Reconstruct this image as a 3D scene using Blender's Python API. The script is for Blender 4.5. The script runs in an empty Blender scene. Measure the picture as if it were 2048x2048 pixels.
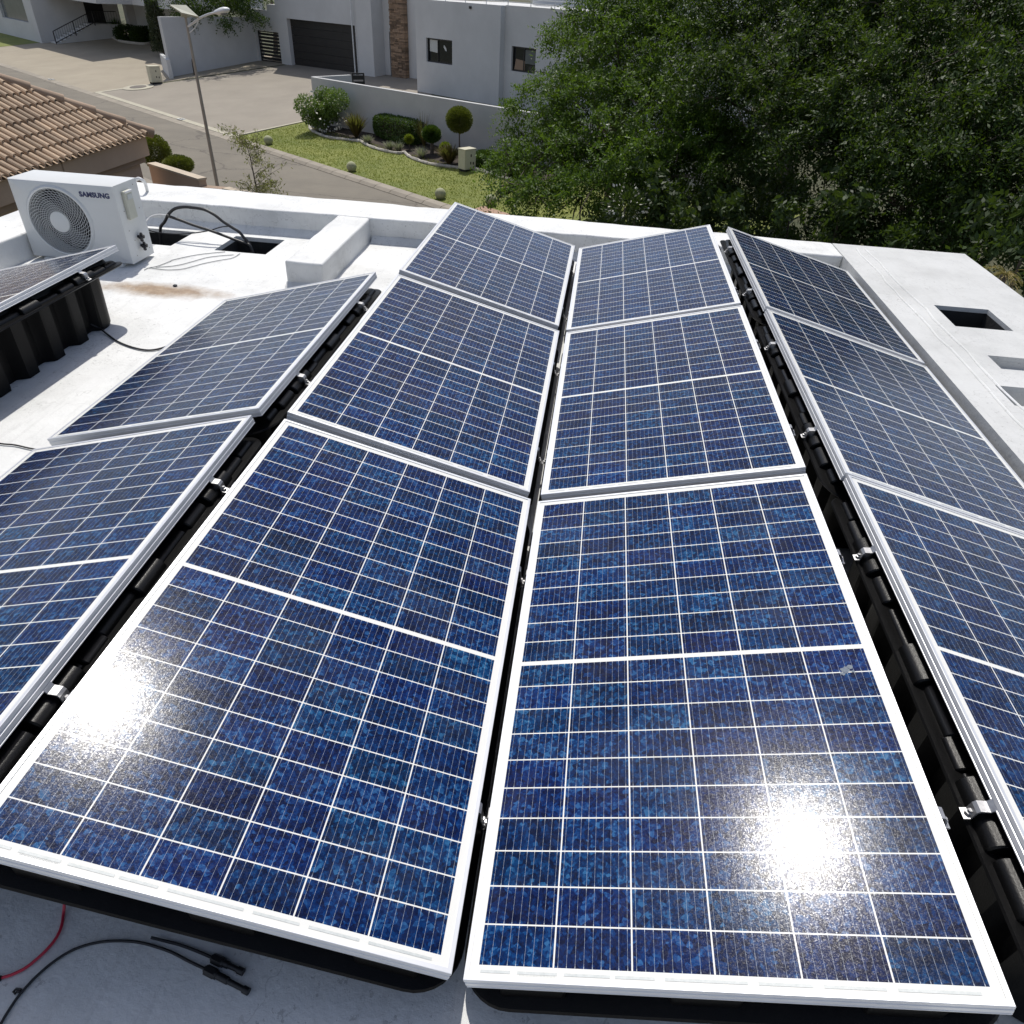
import bpy, math, random
import numpy as np
from mathutils import Vector, Matrix
R_ = math.radians
rnd = random.Random(7)
C = bpy.context.scene.collection
sc = bpy.context.scene

# ------------------------------------------------------------------ camera, sky, sun, exposure
F, LOC, ROT = 1409.28, np.array([.101, -.602, 1.6809]), (.9304, -.0465, .1174)
cam = bpy.data.cameras.new("camera"); co = bpy.data.objects.new("camera", cam); C.objects.link(co)
co.location = LOC; co.rotation_euler = ROT
cam.sensor_width = 36; cam.lens = F / 2048 * 36; cam.clip_start = .05; cam.clip_end = 2000
sc.camera = co
SUN = Vector((-.1085, .4855, .8675)).normalized()
w = bpy.data.worlds.new("World"); sc.world = w; w.use_nodes = True
nt = w.node_tree; bg = nt.nodes["Background"]
sky = nt.nodes.new("ShaderNodeTexSky"); sky.sky_type = 'NISHITA'; sky.sun_disc = False
sky.sun_elevation = math.asin(SUN.z); sky.sun_rotation = math.atan2(SUN.x, SUN.y)
sky.altitude = 1400; sky.air_density = .85; sky.dust_density = 4.5; sky.ozone_density = .6
# broken fair weather cloud in the sky, seen only mirrored in the glass
_tc = nt.nodes.new("ShaderNodeTexCoord"); _sp = nt.nodes.new("ShaderNodeSeparateXYZ"); nt.links.new(_tc.outputs['Generated'], _sp.inputs[0])
_dz = nt.nodes.new("ShaderNodeMath"); _dz.operation = 'MAXIMUM'; nt.links.new(_sp.outputs[2], _dz.inputs[0]); _dz.inputs[1].default_value = .12
_dv = nt.nodes.new("ShaderNodeVectorMath"); _dv.operation = 'DIVIDE'; nt.links.new(_tc.outputs['Generated'], _dv.inputs[0])
_cb = nt.nodes.new("ShaderNodeCombineXYZ"); [nt.links.new(_dz.outputs[0], _cb.inputs[i]) for i in range(3)]; nt.links.new(_cb.outputs[0], _dv.inputs[1])
_nz = nt.nodes.new("ShaderNodeTexNoise"); _nz.inputs['Scale'].default_value = 1.5; _nz.inputs['Detail'].default_value = 6; _nz.inputs['Roughness'].default_value = .58; nt.links.new(_dv.outputs[0], _nz.inputs[0])
_mr = nt.nodes.new("ShaderNodeMapRange"); nt.links.new(_nz.outputs[0], _mr.inputs[0]); _mr.inputs[1].default_value = .46; _mr.inputs[2].default_value = .66; _mr.inputs[4].default_value = .8
_hs = nt.nodes.new("ShaderNodeHueSaturation"); _hs.inputs['Saturation'].default_value = 1.0; nt.links.new(sky.outputs[0], _hs.inputs['Color'])
_mx = nt.nodes.new("ShaderNodeMix"); _mx.data_type = 'RGBA'; _hz = nt.nodes.new("ShaderNodeMapRange"); nt.links.new(_sp.outputs[2], _hz.inputs[0]); _hz.inputs[1].default_value = .02; _hz.inputs[2].default_value = .30; _hz.inputs[3].default_value = .75; _hz.inputs[4].default_value = 0
_mm = nt.nodes.new("ShaderNodeMath"); _mm.operation = 'MAXIMUM'; nt.links.new(_mr.outputs[0], _mm.inputs[0]); nt.links.new(_hz.outputs[0], _mm.inputs[1]); nt.links.new(_mm.outputs[0], _mx.inputs[0]); nt.links.new(_hs.outputs[0], _mx.inputs[6]); _mx.inputs[7].default_value = (4.6, 4.5, 4.3, 1)
nt.links.new(_mx.outputs[2], bg.inputs[0]); bg.inputs[1].default_value = .14
sl = bpy.data.lights.new("sun", 'SUN'); sl.energy = 3.5; sl.angle = R_(.5); sl.color = (1, .96, .89)
so = bpy.data.objects.new("sun", sl); C.objects.link(so)
so.rotation_euler = (-SUN).to_track_quat('-Z', 'Y').to_euler()
sc.view_settings.view_transform = 'Standard'; sc.view_settings.look = 'None'
sc.view_settings.exposure = .06; sc.view_settings.gamma = 1
sc.render.engine = 'CYCLES'

# ------------------------------------------------------------------ surveying helpers (photo pixel -> ground point, done once)
def _rot(rx, ry, rz):
    return np.array(Matrix.Rotation(rz, 3, 'Z') @ Matrix.Rotation(ry, 3, 'Y') @ Matrix.Rotation(rx, 3, 'X'))
RM = _rot(*ROT)
K0, KN, KD, SL, GZ = np.array([-46.32, 58.47]), np.array([.619, .786]), np.array([.786, -.619]), .09, -5.
def ray(x, y): return RM @ np.array([(x - 1024) / F, -(y - 1024) / F, -1.])
def atz(x, y, z): d = ray(x, y); return LOC + (z - LOC[2]) / d[2] * d
def aty(x, y, Y): d = ray(x, y); return LOC + (Y - LOC[1]) / d[1] * d
def dist(x, y, r): d = ray(x, y); return LOC + r * d / np.linalg.norm(d)
def gp(x, y):
    d = ray(x, y); p = LOC + (GZ - LOC[2]) / d[2] * d
    if (p[:2] - K0) @ KN > 0:
        t = (GZ + SL * ((LOC[:2] - K0) @ KN) - LOC[2]) / (d[2] - SL * (d[:2] @ KN)); p = LOC + t * d
    return p
def gz(x, y): return GZ + SL * max(0., min(60., (np.array([x, y]) - K0) @ KN))
def K(s, d, dz=0.):
    p = K0 + s * KD + d * KN
    return np.array([p[0], p[1], GZ + SL * max(0., min(60., d)) + dz])
def kd(p): q = np.array(p[:2]) - K0; return np.array([q @ KD, q @ KN])

# ------------------------------------------------------------------ materials
def node(nt, t, **kw):
    n = nt.nodes.new(t)
    for k, v in kw.items():
        if hasattr(n, k) and k not in n.inputs: setattr(n, k, v)
        else: n.inputs[k].default_value = v
    return n
def math_(nt, op, a, b=None, c=None):
    n = nt.nodes.new("ShaderNodeMath"); n.operation = op
    for i, v in enumerate((a, b, c)):
        if v is None: continue
        if isinstance(v, (int, float)): n.inputs[i].default_value = v
        else: nt.links.new(v, n.inputs[i])
    return n.outputs[0]
def mixc(nt, f, a, b, mode='MIX'):
    n = nt.nodes.new("ShaderNodeMix"); n.data_type = 'RGBA'; n.blend_type = mode
    for i, v in ((0, f), (6, a), (7, b)):
        if isinstance(v, (int, float)): n.inputs[i].default_value = v
        elif isinstance(v, tuple): n.inputs[i].default_value = (*v[:3], 1)
        else: nt.links.new(v, n.inputs[i])
    return n.outputs[2]
def ramp(nt, f, stops):
    n = nt.nodes.new("ShaderNodeValToRGB"); e = n.color_ramp.elements
    while len(e) < len(stops): e.new(.5)
    for i, (p, c) in enumerate(stops): e[i].position = p; e[i].color = (*c, 1) if len(c) == 3 else c
    nt.links.new(f, n.inputs[0]); return n.outputs[0]
def new_mat(name):
    m = bpy.data.materials.new(name); m.use_nodes = True
    return m, m.node_tree, m.node_tree.nodes["Principled BSDF"]
def noise(nt, scale, detail=4, rough=.6, vec=None, out=0):
    n = node(nt, "ShaderNodeTexNoise", Scale=scale, Detail=detail, Roughness=rough)
    if vec is not None: nt.links.new(vec, n.inputs[0])
    return n.outputs[out]
def mk(name, c1, c2=None, scale=4, rough=.6, metal=0, bump=0, bscale=40, spec=.5, island=0, coat=0):
    m, nt, b = new_mat(name); tc = nt.nodes.new("ShaderNodeTexCoord").outputs['Object']
    c2 = c2 or tuple(v * .8 for v in c1)
    f = noise(nt, scale, 5, .65, tc)
    col = ramp(nt, f, [(.32, c2), (.68, c1)])
    if island:
        g = nt.nodes.new("ShaderNodeNewGeometry").outputs['Random Per Island']
        h = nt.nodes.new("ShaderNodeHueSaturation"); nt.links.new(col, h.inputs['Color'])
        nt.links.new(math_(nt, 'MULTIPLY_ADD', g, island, 1 - island / 2), h.inputs['Value']); col = h.outputs[0]
    nt.links.new(col, b.inputs['Base Color'])
    b.inputs['Roughness'].default_value = rough; b.inputs['Metallic'].default_value = metal
    b.inputs['Specular IOR Level'].default_value = spec; b.inputs['Coat Weight'].default_value = coat
    if bump:
        bp = node(nt, "ShaderNodeBump", Strength=bump, Distance=.02)
        nt.links.new(noise(nt, bscale, 6, .7, tc), bp.inputs['Height']); nt.links.new(bp.outputs[0], b.inputs['Normal'])
    return m
def leaf_mat(name, dark, light, rough=.38, trans=.35, spec=.6, yellow=None):
    m, nt, b = new_mat(name)
    g = nt.nodes.new("ShaderNodeNewGeometry").outputs['Random Per Island']
    tc = nt.nodes.new("ShaderNodeTexCoord").outputs['Object']
    f = noise(nt, .9, 2, .5, tc)
    st = [(0, dark), (.75, light)] + ([(.97, light), (1, yellow)] if yellow else [(1, light)])
    col = ramp(nt, math_(nt, 'MULTIPLY_ADD', f, .5, math_(nt, 'MULTIPLY_ADD', g, .6, -.05)), st)
    nt.links.new(col, b.inputs['Base Color']); b.inputs['Roughness'].default_value = rough
    b.inputs['Specular IOR Level'].default_value = spec
    tr = nt.nodes.new("ShaderNodeBsdfTranslucent")
    nt.links.new(mixc(nt, .35, col, (.25, .4, .02)), tr.inputs[0])
    mx = nt.nodes.new("ShaderNodeMixShader"); mx.inputs[0].default_value = trans
    nt.links.new(b.outputs[0], mx.inputs[1]); nt.links.new(tr.outputs[0], mx.inputs[2])
    nt.links.new(mx.outputs[0], nt.nodes["Material Output"].inputs[0]); return m

W, L, TILT = 1.038, 1.755, .2565
MU, MV, MID = .028, .030, .0125
def cell_material():
    m, nt, b = new_mat("polycrystalline_cells"); lk = nt.links.new
    tc = nt.nodes.new("ShaderNodeTexCoord").outputs['Object']
    sp = nt.nodes.new("ShaderNodeSeparateXYZ"); lk(tc, sp.inputs[0]); u, v = sp.outputs[0], sp.outputs[1]
    pu = (W - 2 * MU) / 6; pv = (L - 2 * MV - MID) / 20
    cu = math_(nt, 'DIVIDE', math_(nt, 'SUBTRACT', u, MU), pu)
    v2 = math_(nt, 'SUBTRACT', v, math_(nt, 'MULTIPLY', math_(nt, 'GREATER_THAN', v, L / 2), MID))
    cv = math_(nt, 'DIVIDE', math_(nt, 'SUBTRACT', v2, MV), pv)
    fu, fv = math_(nt, 'FRACT', cu), math_(nt, 'FRACT', cv)
    def edge(f, h, gap): return math_(nt, 'LESS_THAN', math_(nt, 'ABSOLUTE', math_(nt, 'SUBTRACT', f, .5)), .5 - gap / 2 / h)
    cell = math_(nt, 'MULTIPLY', edge(fu, pu, .0034), edge(fv, pv, .0031))
    def inside(x, a, c): return math_(nt, 'MULTIPLY', math_(nt, 'GREATER_THAN', x, a), math_(nt, 'LESS_THAN', x, c))
    cell = math_(nt, 'MULTIPLY', cell, math_(nt, 'MULTIPLY', inside(u, MU, W - MU), inside(v, MV, L - MV)))
    midd = math_(nt, 'GREATER_THAN', math_(nt, 'ABSOLUTE', math_(nt, 'SUBTRACT', v, L / 2)), MID / 2)
    cell = math_(nt, 'MULTIPLY', cell, midd)
    # busbars: nine per cell, with solder pads
    fb = math_(nt, 'FRACT', math_(nt, 'MULTIPLY', fu, 9.0))
    db = math_(nt, 'MULTIPLY', math_(nt, 'ABSOLUTE', math_(nt, 'SUBTRACT', fb, .5)), pu / 9)
    pad = math_(nt, 'LESS_THAN', math_(nt, 'ABSOLUTE', math_(nt, 'SUBTRACT', math_(nt, 'FRACT', math_(nt, 'MULTIPLY', fv, 5.0)), .5)), .13)
    endp = math_(nt, 'GREATER_THAN', math_(nt, 'ABSOLUTE', math_(nt, 'SUBTRACT', fv, .5)), .43)
    wid = math_(nt, 'ADD', .00019, math_(nt, 'ADD', math_(nt, 'MULTIPLY', pad, .0001), math_(nt, 'MULTIPLY', endp, .0005)))
    bus = math_(nt, 'LESS_THAN', db, wid)
    # grains
    oi = nt.nodes.new("ShaderNodeObjectInfo").outputs['Random']
    off = nt.nodes.new("ShaderNodeCombineXYZ"); lk(math_(nt, 'MULTIPLY', oi, 37.), off.inputs[2])
    def vadd(a, bb):
        n = nt.nodes.new("ShaderNodeVectorMath"); n.operation = 'ADD'; lk(a, n.inputs[0]); lk(bb, n.inputs[1]); return n.outputs[0]
    pos = vadd(tc, off.outputs[0])
    # warp so that the grains are irregular shards
    wn = node(nt, "ShaderNodeTexNoise", Scale=60., Detail=2.); lk(pos, wn.inputs[0])
    ws = nt.nodes.new("ShaderNodeVectorMath"); ws.operation = 'SCALE'; lk(wn.outputs['Color'], ws.inputs[0]); ws.inputs['Scale'].default_value = .0035
    posw = vadd(pos, ws.outputs[0])
    def vor(scale):
        n = node(nt, "ShaderNodeTexVoronoi", Scale=scale); lk(posw, n.inputs['Vector'])
        s = nt.nodes.new("ShaderNodeSeparateColor"); lk(n.outputs['Color'], s.inputs[0]); return s.outputs
    a, c2 = vor(78.), vor(165.)
    idx = nt.nodes.new("ShaderNodeCombineXYZ")
    lk(math_(nt, 'FLOOR', cu), idx.inputs[0]); lk(math_(nt, 'FLOOR', cv), idx.inputs[1]); lk(math_(nt, 'MULTIPLY', oi, 91.), idx.inputs[2])
    wnz = nt.nodes.new("ShaderNodeTexWhiteNoise"); wnz.noise_dimensions = '3D'; lk(idx.outputs[0], wnz.inputs[0])
    sepw = nt.nodes.new("ShaderNodeSeparateColor"); lk(wnz.outputs['Color'], sepw.inputs[0])
    big = noise(nt, 9., 2, .5, pos)
    g = math_(nt, 'MULTIPLY_ADD', a[0], .62, math_(nt, 'MULTIPLY', c2[0], .38))
    g = math_(nt, 'MULTIPLY_ADD', math_(nt, 'SUBTRACT', big, .5), .5, g)
    g = math_(nt, 'MULTIPLY_ADD', math_(nt, 'SUBTRACT', sepw.outputs[0], .5), .22, g)
    blue = ramp(nt, g, [(.15, (.004, .008, .030)), (.5, (.006, .018, .072)), (.74, (.009, .036, .125)), (.95, (.032, .10, .23))])
    hs = nt.nodes.new("ShaderNodeHueSaturation"); lk(blue, hs.inputs['Color'])
    lk(math_(nt, 'MULTIPLY_ADD', sepw.outputs[1], .018, .489), hs.inputs['Hue'])
    lk(math_(nt, 'MULTIPLY_ADD', sepw.outputs[2], .20, .90), hs.inputs['Value']); hs.inputs['Saturation'].default_value = 1.05
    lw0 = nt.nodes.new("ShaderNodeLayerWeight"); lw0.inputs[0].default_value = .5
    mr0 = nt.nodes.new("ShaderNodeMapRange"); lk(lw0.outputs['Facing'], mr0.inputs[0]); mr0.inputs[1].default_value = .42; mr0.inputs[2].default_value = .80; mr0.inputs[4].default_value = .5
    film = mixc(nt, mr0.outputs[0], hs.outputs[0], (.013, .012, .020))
    white = mixc(nt, bus, film, (.38, .42, .47))
    col = mixc(nt, cell, (.74, .735, .70), white); lk(col, b.inputs['Base Color'])
    # dust
    dn = noise(nt, 3.2, 6, .7, pos)
    col2 = mixc(nt, math_(nt, 'MULTIPLY', math_(nt, 'MAXIMUM', math_(nt, 'SUBTRACT', dn, .47), 0.), .16), col, (.42, .38, .33)); lk(col2, b.inputs['Base Color'])
    b.inputs['Roughness'].default_value = .5; b.inputs['Specular IOR Level'].default_value = 0.
    lw = nt.nodes.new("ShaderNodeLayerWeight"); lw.inputs[0].default_value = .5      # anti-reflective coating: weak head on, full at grazing angles
    mr = nt.nodes.new("ShaderNodeMapRange"); lk(lw.outputs['Facing'], mr.inputs[0]); mr.inputs[1].default_value = .25; mr.inputs[2].default_value = .72; mr.inputs[3].default_value = .20; mr.inputs[4].default_value = .9
    gv = node(nt, 'ShaderNodeTexVoronoi', Scale=430.); lk(tc, gv.inputs['Vector']); gs = nt.nodes.new('ShaderNodeSeparateColor'); lk(gv.outputs['Color'], gs.inputs[0])
    gm = math_(nt, 'MULTIPLY_ADD', math_(nt, 'POWER', gs.outputs[0], 3.), 2.0, .5); lk(math_(nt, 'MULTIPLY', mr.outputs[0], gm), b.inputs['Coat Weight'])
    b.inputs['Coat IOR'].default_value = 1.45
    b.inputs['Coat Roughness'].default_value = .16
    # textured anti-glare glass
    fn = noise(nt, 310., 3, .75, tc)
    bp = node(nt, "ShaderNodeBump", Strength=.55, Distance=.00015); lk(fn, bp.inputs['Height']); lk(bp.outputs[0], b.inputs['Coat Normal'])
    return m
M = {}
M['cells'] = cell_material()
M['alu'] = mk("anodised_aluminium", (.72, .73, .75), (.64, .65, .67), 3, .38, .35)
M['label'] = mk("label_print", (.58, .60, .59), (.46, .49, .48), 90, .5)
M['tub'] = mk("black_plastic", (.0035, .0035, .0038), (.006, .006, .0062), 6, .38, 0, .12, 160, spec=.12)
M['rim'] = mk("black_plastic_rim", (.0035, .0035, .0038), (.006, .006, .0062), 6, .30, 0, .12, 160, spec=.25)
M['zinc'] = mk("zinc_plated_steel", (.50, .50, .50), (.36, .36, .37), 60, .42, .8)
M['cable'] = mk("black_cable", (.013, .013, .015), None, 5, .45)
M['red'] = mk("red_cable", (.55, .03, .06), (.45, .02, .05), 5, .4)
M['grey_wire'] = mk("grey_wire", (.32, .33, .33), None, 5, .5)
M['white_pvc'] = mk("white_conduit", (.75, .75, .74), None, 5, .45)
M['acwhite'] = mk("cream_white_enamel", (.68, .69, .68), (.64, .65, .63), 3, .35)
M['accover'] = mk("cream_plastic_cover", (.56, .56, .47), None, 4, .45)
M['grille'] = mk("grille_wire", (.60, .61, .60), None, 4, .4)
M['dark'] = mk("dark_recess", (.012, .012, .013), None, 4, .8)
M['blade'] = mk("fan_blade", (.16, .165, .165), None, 4, .5)
M['navy'] = mk("navy_lettering", (.035, .045, .13), None, 4, .5)

def roof_material(nm, kk):
    m, nt, b = new_mat(nm); lk = nt.links.new
    tc = nt.nodes.new("ShaderNodeTexCoord").outputs['Object']
    f = noise(nt, 1.7, 7, .68, tc); col = ramp(nt, f, [(.3, (.58 * kk, .585 * kk, .57 * kk)), (.52, (.72 * kk, .725 * kk, .71 * kk)), (.75, (.78 * kk, .785 * kk, .775 * kk))])
    # trowel strokes
    mp = nt.nodes.new("ShaderNodeMapping"); mp.inputs['Scale'].default_value = (30, 3, 8); mp.inputs['Rotation'].default_value = (0, 0, .5); lk(tc, mp.inputs[0])
    st = noise(nt, 1., 4, .6, mp.outputs[0]); col = mixc(nt, math_(nt, 'MULTIPLY', math_(nt, 'GREATER_THAN', st, .60), .16), col, (.45, .45, .44))
    # scuffs and dirt specks
    sn = noise(nt, 38., 5, .75, tc); msk = noise(nt, 2.4, 3, .6, tc)
    sp = math_(nt, 'MULTIPLY', math_(nt, 'GREATER_THAN', sn, .615), math_(nt, 'GREATER_THAN', msk, .52))
    col = mixc(nt, math_(nt, 'MULTIPLY', sp, .42), col, (.20, .195, .19))
    vo = node(nt, "ShaderNodeTexVoronoi", Scale=7.); lk(tc, vo.inputs['Vector'])
    col = mixc(nt, math_(nt, 'MULTIPLY', math_(nt, 'LESS_THAN', vo.outputs['Distance'], .022), .6), col, (.16, .155, .15))
    wv = nt.nodes.new("ShaderNodeVectorMath"); wv.operation = 'ADD'; lk(tc, wv.inputs[0]); lk(noise(nt, 2.5, 4, .7, tc, 1), wv.inputs[1])
    ck = node(nt, "ShaderNodeTexVoronoi", Scale=1.1, feature='DISTANCE_TO_EDGE'); lk(wv.outputs[0], ck.inputs['Vector'])
    col = mixc(nt, math_(nt, 'MULTIPLY', math_(nt, 'LESS_THAN', ck.outputs['Distance'], .0045), .30), col, (.30, .295, .28))
    pt = noise(nt, .9, 6, .72, tc); col = mixc(nt, math_(nt, 'MULTIPLY', math_(nt, 'MAXIMUM', math_(nt, 'SUBTRACT', pt, .5), 0.), 1.5), col, (.43, .43, .42))
    # rust brown drain stain
    s = nt.nodes.new("ShaderNodeVectorMath"); s.operation = 'SUBTRACT'; lk(tc, s.inputs[0]); s.inputs[1].default_value = (-2.93, 4.14, -.2)
    s2 = nt.nodes.new("ShaderNodeVectorMath"); s2.operation = 'MULTIPLY'; lk(s.outputs[0], s2.inputs[0]); s2.inputs[1].default_value = (2.0, 6.5, 0)
    ln = nt.nodes.new("ShaderNodeVectorMath"); ln.operation = 'LENGTH'; lk(s2.outputs[0], ln.inputs[0])
    dn = noise(nt, 5., 6, .7, tc)
    k = math_(nt, 'MULTIPLY_ADD', dn, 1.5, ln.outputs['Value'])
    fac = ramp(nt, k, [(.0, (1, 1, 1)), (1., (0, 0, 0))])
    k2 = nt.nodes.new("ShaderNodeMapRange"); lk(k, k2.inputs[0]); k2.inputs[1].default_value = 1.12; k2.inputs[2].default_value = 1.9; k2.inputs[3].default_value = .97; k2.inputs[4].default_value = 0
    brown = ramp(nt, noise(nt, 16., 5, .7, tc), [(.3, (.20, .125, .065)), (.7, (.38, .275, .175))])
    col = mixc(nt, k2.outputs[0], col, brown)
    lk(col, b.inputs['Base Color']); b.inputs['Roughness'].default_value = .62
    h = math_(nt, 'MULTIPLY_ADD', noise(nt, 55., 6, .7, tc), .5, noise(nt, 6., 4, .6, tc))
    bp = node(nt, "ShaderNodeBump", Strength=.5, Distance=.012); lk(h, bp.inputs['Height']); lk(bp.outputs[0], b.inputs['Normal'])
    return m
M['roof'] = roof_material("white_roof_paint", 1.0)
M['roof_grey'] = roof_material("weathered_grey_roof_paint", .80)
M['plaster'] = mk("white_plaster", (.61, .615, .61), (.52, .525, .52), .35, .8, 0, .15, 30)
M['plaster_warm'] = mk("garden_wall_plaster", (.52, .52, .51), (.45, .45, .44), .7, .8, 0, .2, 30)
M['tan'] = mk("tan_plaster", (.50, .36, .26), (.45, .32, .23), .9, .8, 0, .2, 25)
M['tan_dark'] = mk("brown_plaster", (.33, .23, .16), None, 1.2, .8, 0, .2, 25)
M['coping'] = mk("sunlit_tan_coping", (.56, .47, .36), None, 1.2, .8)  # paler than the wall: sun on the wall top is put into the colour
M['tile'] = mk("clay_tile", (.44, .315, .205), (.33, .235, .155), 1.6, .75, 0, .25, 60, island=.6)
M['ridge'] = mk("clay_ridge", (.36, .255, .175), (.28, .20, .14), 2.5, .8, 0, .25, 40, island=.25)
M['asphalt'] = mk("weathered_asphalt", (.20, .178, .14), (.16, .142, .113), .5, .9, 0, .4, 30)
def asphalt():
    m = mk("weathered_road", (.20, .178, .14), (.155, .138, .110), .5, .9, 0, .4, 30); nt = m.node_tree; b = nt.nodes["Principled BSDF"]; tc = nt.nodes.new("ShaderNodeTexCoord").outputs['Object']
    src = b.inputs['Base Color'].links[0].from_socket
    mp = nt.nodes.new("ShaderNodeMapping"); mp.inputs['Rotation'].default_value = (0, 0, .667); mp.inputs['Scale'].default_value = (.05, .9, 1); nt.links.new(tc, mp.inputs[0])
    st = noise(nt, 1., 4, .6, mp.outputs[0]); col = mixc(nt, math_(nt, 'MULTIPLY', math_(nt, 'MAXIMUM', math_(nt, 'SUBTRACT', st, .5), 0.), 1.2), src, (.105, .095, .08))
    vo = node(nt, "ShaderNodeTexVoronoi", Scale=.16, feature='DISTANCE_TO_EDGE'); wv = nt.nodes.new("ShaderNodeVectorMath"); wv.operation = 'ADD'; nt.links.new(tc, wv.inputs[0]); nt.links.new(noise(nt, .8, 4, .7, tc, 1), wv.inputs[1]); nt.links.new(wv.outputs[0], vo.inputs['Vector'])
    col = mixc(nt, math_(nt, 'MULTIPLY', math_(nt, 'LESS_THAN', vo.outputs['Distance'], .006), .55), col, (.07, .06, .05))
    nt.links.new(col, b.inputs['Base Color']); return m
M['asphalt'] = asphalt()
M['pave'] = mk("pale_paving", (.345, .30, .225), (.29, .25, .187), .45, .85, 0, .3, 18)
M['pave2'] = mk("grey_pink_paving", (.285, .253, .205), (.24, .212, .172), .45, .85, 0, .3, 18)
M['kerb'] = mk("kerb_concrete", (.33, .29, .23), (.26, .23, .185), 1.5, .85, 0, .3, 30, island=.15)
M['band'] = mk("pale_concrete_band", (.46, .43, .33), (.4, .37, .29), 2, .85)
M['brick_pave'] = mk("red_brick_paving", (.42, .27, .19), (.33, .21, .15), 6, .85, 0, .3, 30)
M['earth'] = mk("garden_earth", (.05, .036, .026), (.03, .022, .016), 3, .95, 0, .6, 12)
M['ground'] = mk("dry_ground", (.09, .085, .045), (.05, .06, .025), .4, .95, 0, .4, 6)
M['lawn'] = mk("lawn_soil", (.20, .215, .045), (.125, .155, .026), .7, .9, 0, .6, 22)
M['grass'] = leaf_mat("grass_blade", (.15, .18, .024), (.27, .28, .06), .7, .35, .1)
M['ball'] = mk("lichen_concrete", (.40, .40, .24), (.28, .29, .17), 5, .8, 0, .3, 30)
M['boxcream'] = mk("cream_box", (.60, .57, .42), (.52, .49, .37), 2, .5)
M['black'] = mk("black_metal", (.014, .013, .013), None, 3, .45)
M['garage'] = mk("dark_timber_door", (.020, .017, .015), (.012, .011, .010), 2, .5)
M['stone'] = mk("stacked_stone", (.30, .20, .125), (.17, .12, .085), 5, .85, 0, .5, 25, island=1.1)
M['glass'] = mk("window_glass", (.012, .015, .018), None, 1, .06, 0, 0, 0, .6)
M['grey_pane'] = mk("grey_curtained_glass", (.13, .145, .15), (.10, .115, .12), 1, .15, 0, 0, 0, .6)
M['paper'] = mk("white_paper", (.62, .64, .62), None, 2, .8)
M['steel'] = mk("galvanised_pole", (.34, .31, .27), (.26, .235, .2), 3, .5, .3)
M['lamp'] = mk("white_lamp_shell", (.72, .73, .73), None, 3, .4)
M['pvback'] = mk("pv_backsheet", (.36, .36, .28), None, 3, .5)
M['bark'] = mk("grey_bark", (.15, .12, .095), (.07, .055, .042), 6, .9, 0, .6, 25)
M['edging'] = mk("pale_edging_stone", (.52, .49, .43), (.36, .33, .28), 6, .85, 0, .4, 30, island=.5)
M['iron'] = mk("manhole_iron", (.13, .11, .09), None, 8, .7)
M['flower'] = mk("white_petals", (.70, .68, .58), None, 3, .6)
M['concrete'] = mk("shade_black_concrete", (.022, .022, .022), (.012, .012, .012), 4, .9, 0, .3, 30)  # near black: shade down the roof openings is in its colour; plinths share it
M['leaf1'] = leaf_mat("acacia_leaf", (.015, .034, .007), (.080, .150, .016),  .55, .36, .28, (.34, .36, .03))
M['leaf2'] = leaf_mat("dark_leaf", (.008, .019, .006), (.036, .072, .012), .55, .26, .28, (.26, .30, .03))
M['leaf3'] = leaf_mat("understorey_leaf", (.012, .026, .008), (.034, .062, .014), .55, .2, .28)
M['hedge'] = leaf_mat("hedge_leaf", (.022, .052, .010), (.060, .115, .018), .5, .2, .4)
M['lime'] = leaf_mat("lime_leaf", (.12, .17, .012), (.26, .30, .025), .5, .3, .4)
M['olive'] = leaf_mat("olive_topiary_leaf", (.07, .085, .012), (.17, .18, .03), .5, .2, .4)
M['rose'] = leaf_mat("rose_leaf", (.06, .11, .018), (.16, .24, .05), .45, .3, .5)
M['rust'] = leaf_mat("rusty_leaf", (.05, .035, .016), (.17, .12, .045), .5, .3, .4)
M['silver'] = leaf_mat("silver_leaf", (.16, .17, .11), (.34, .34, .25), .6, .25, .3)
M['sapling'] = leaf_mat("sapling_leaf", (.13, .12, .05), (.29, .26, .13), .5, .4, .4)
M['cycad'] = leaf_mat("cycad_leaf", (.012, .022, .012), (.03, .048, .024), .35, .1, .7)
M['straw'] = leaf_mat("straw_leaf", (.20, .15, .05), (.38, .30, .12), .6, .3, .3)
M['conifer'] = leaf_mat("conifer_leaf", (.030, .038, .022), (.075, .088, .05), .6, .15, .3)

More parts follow.
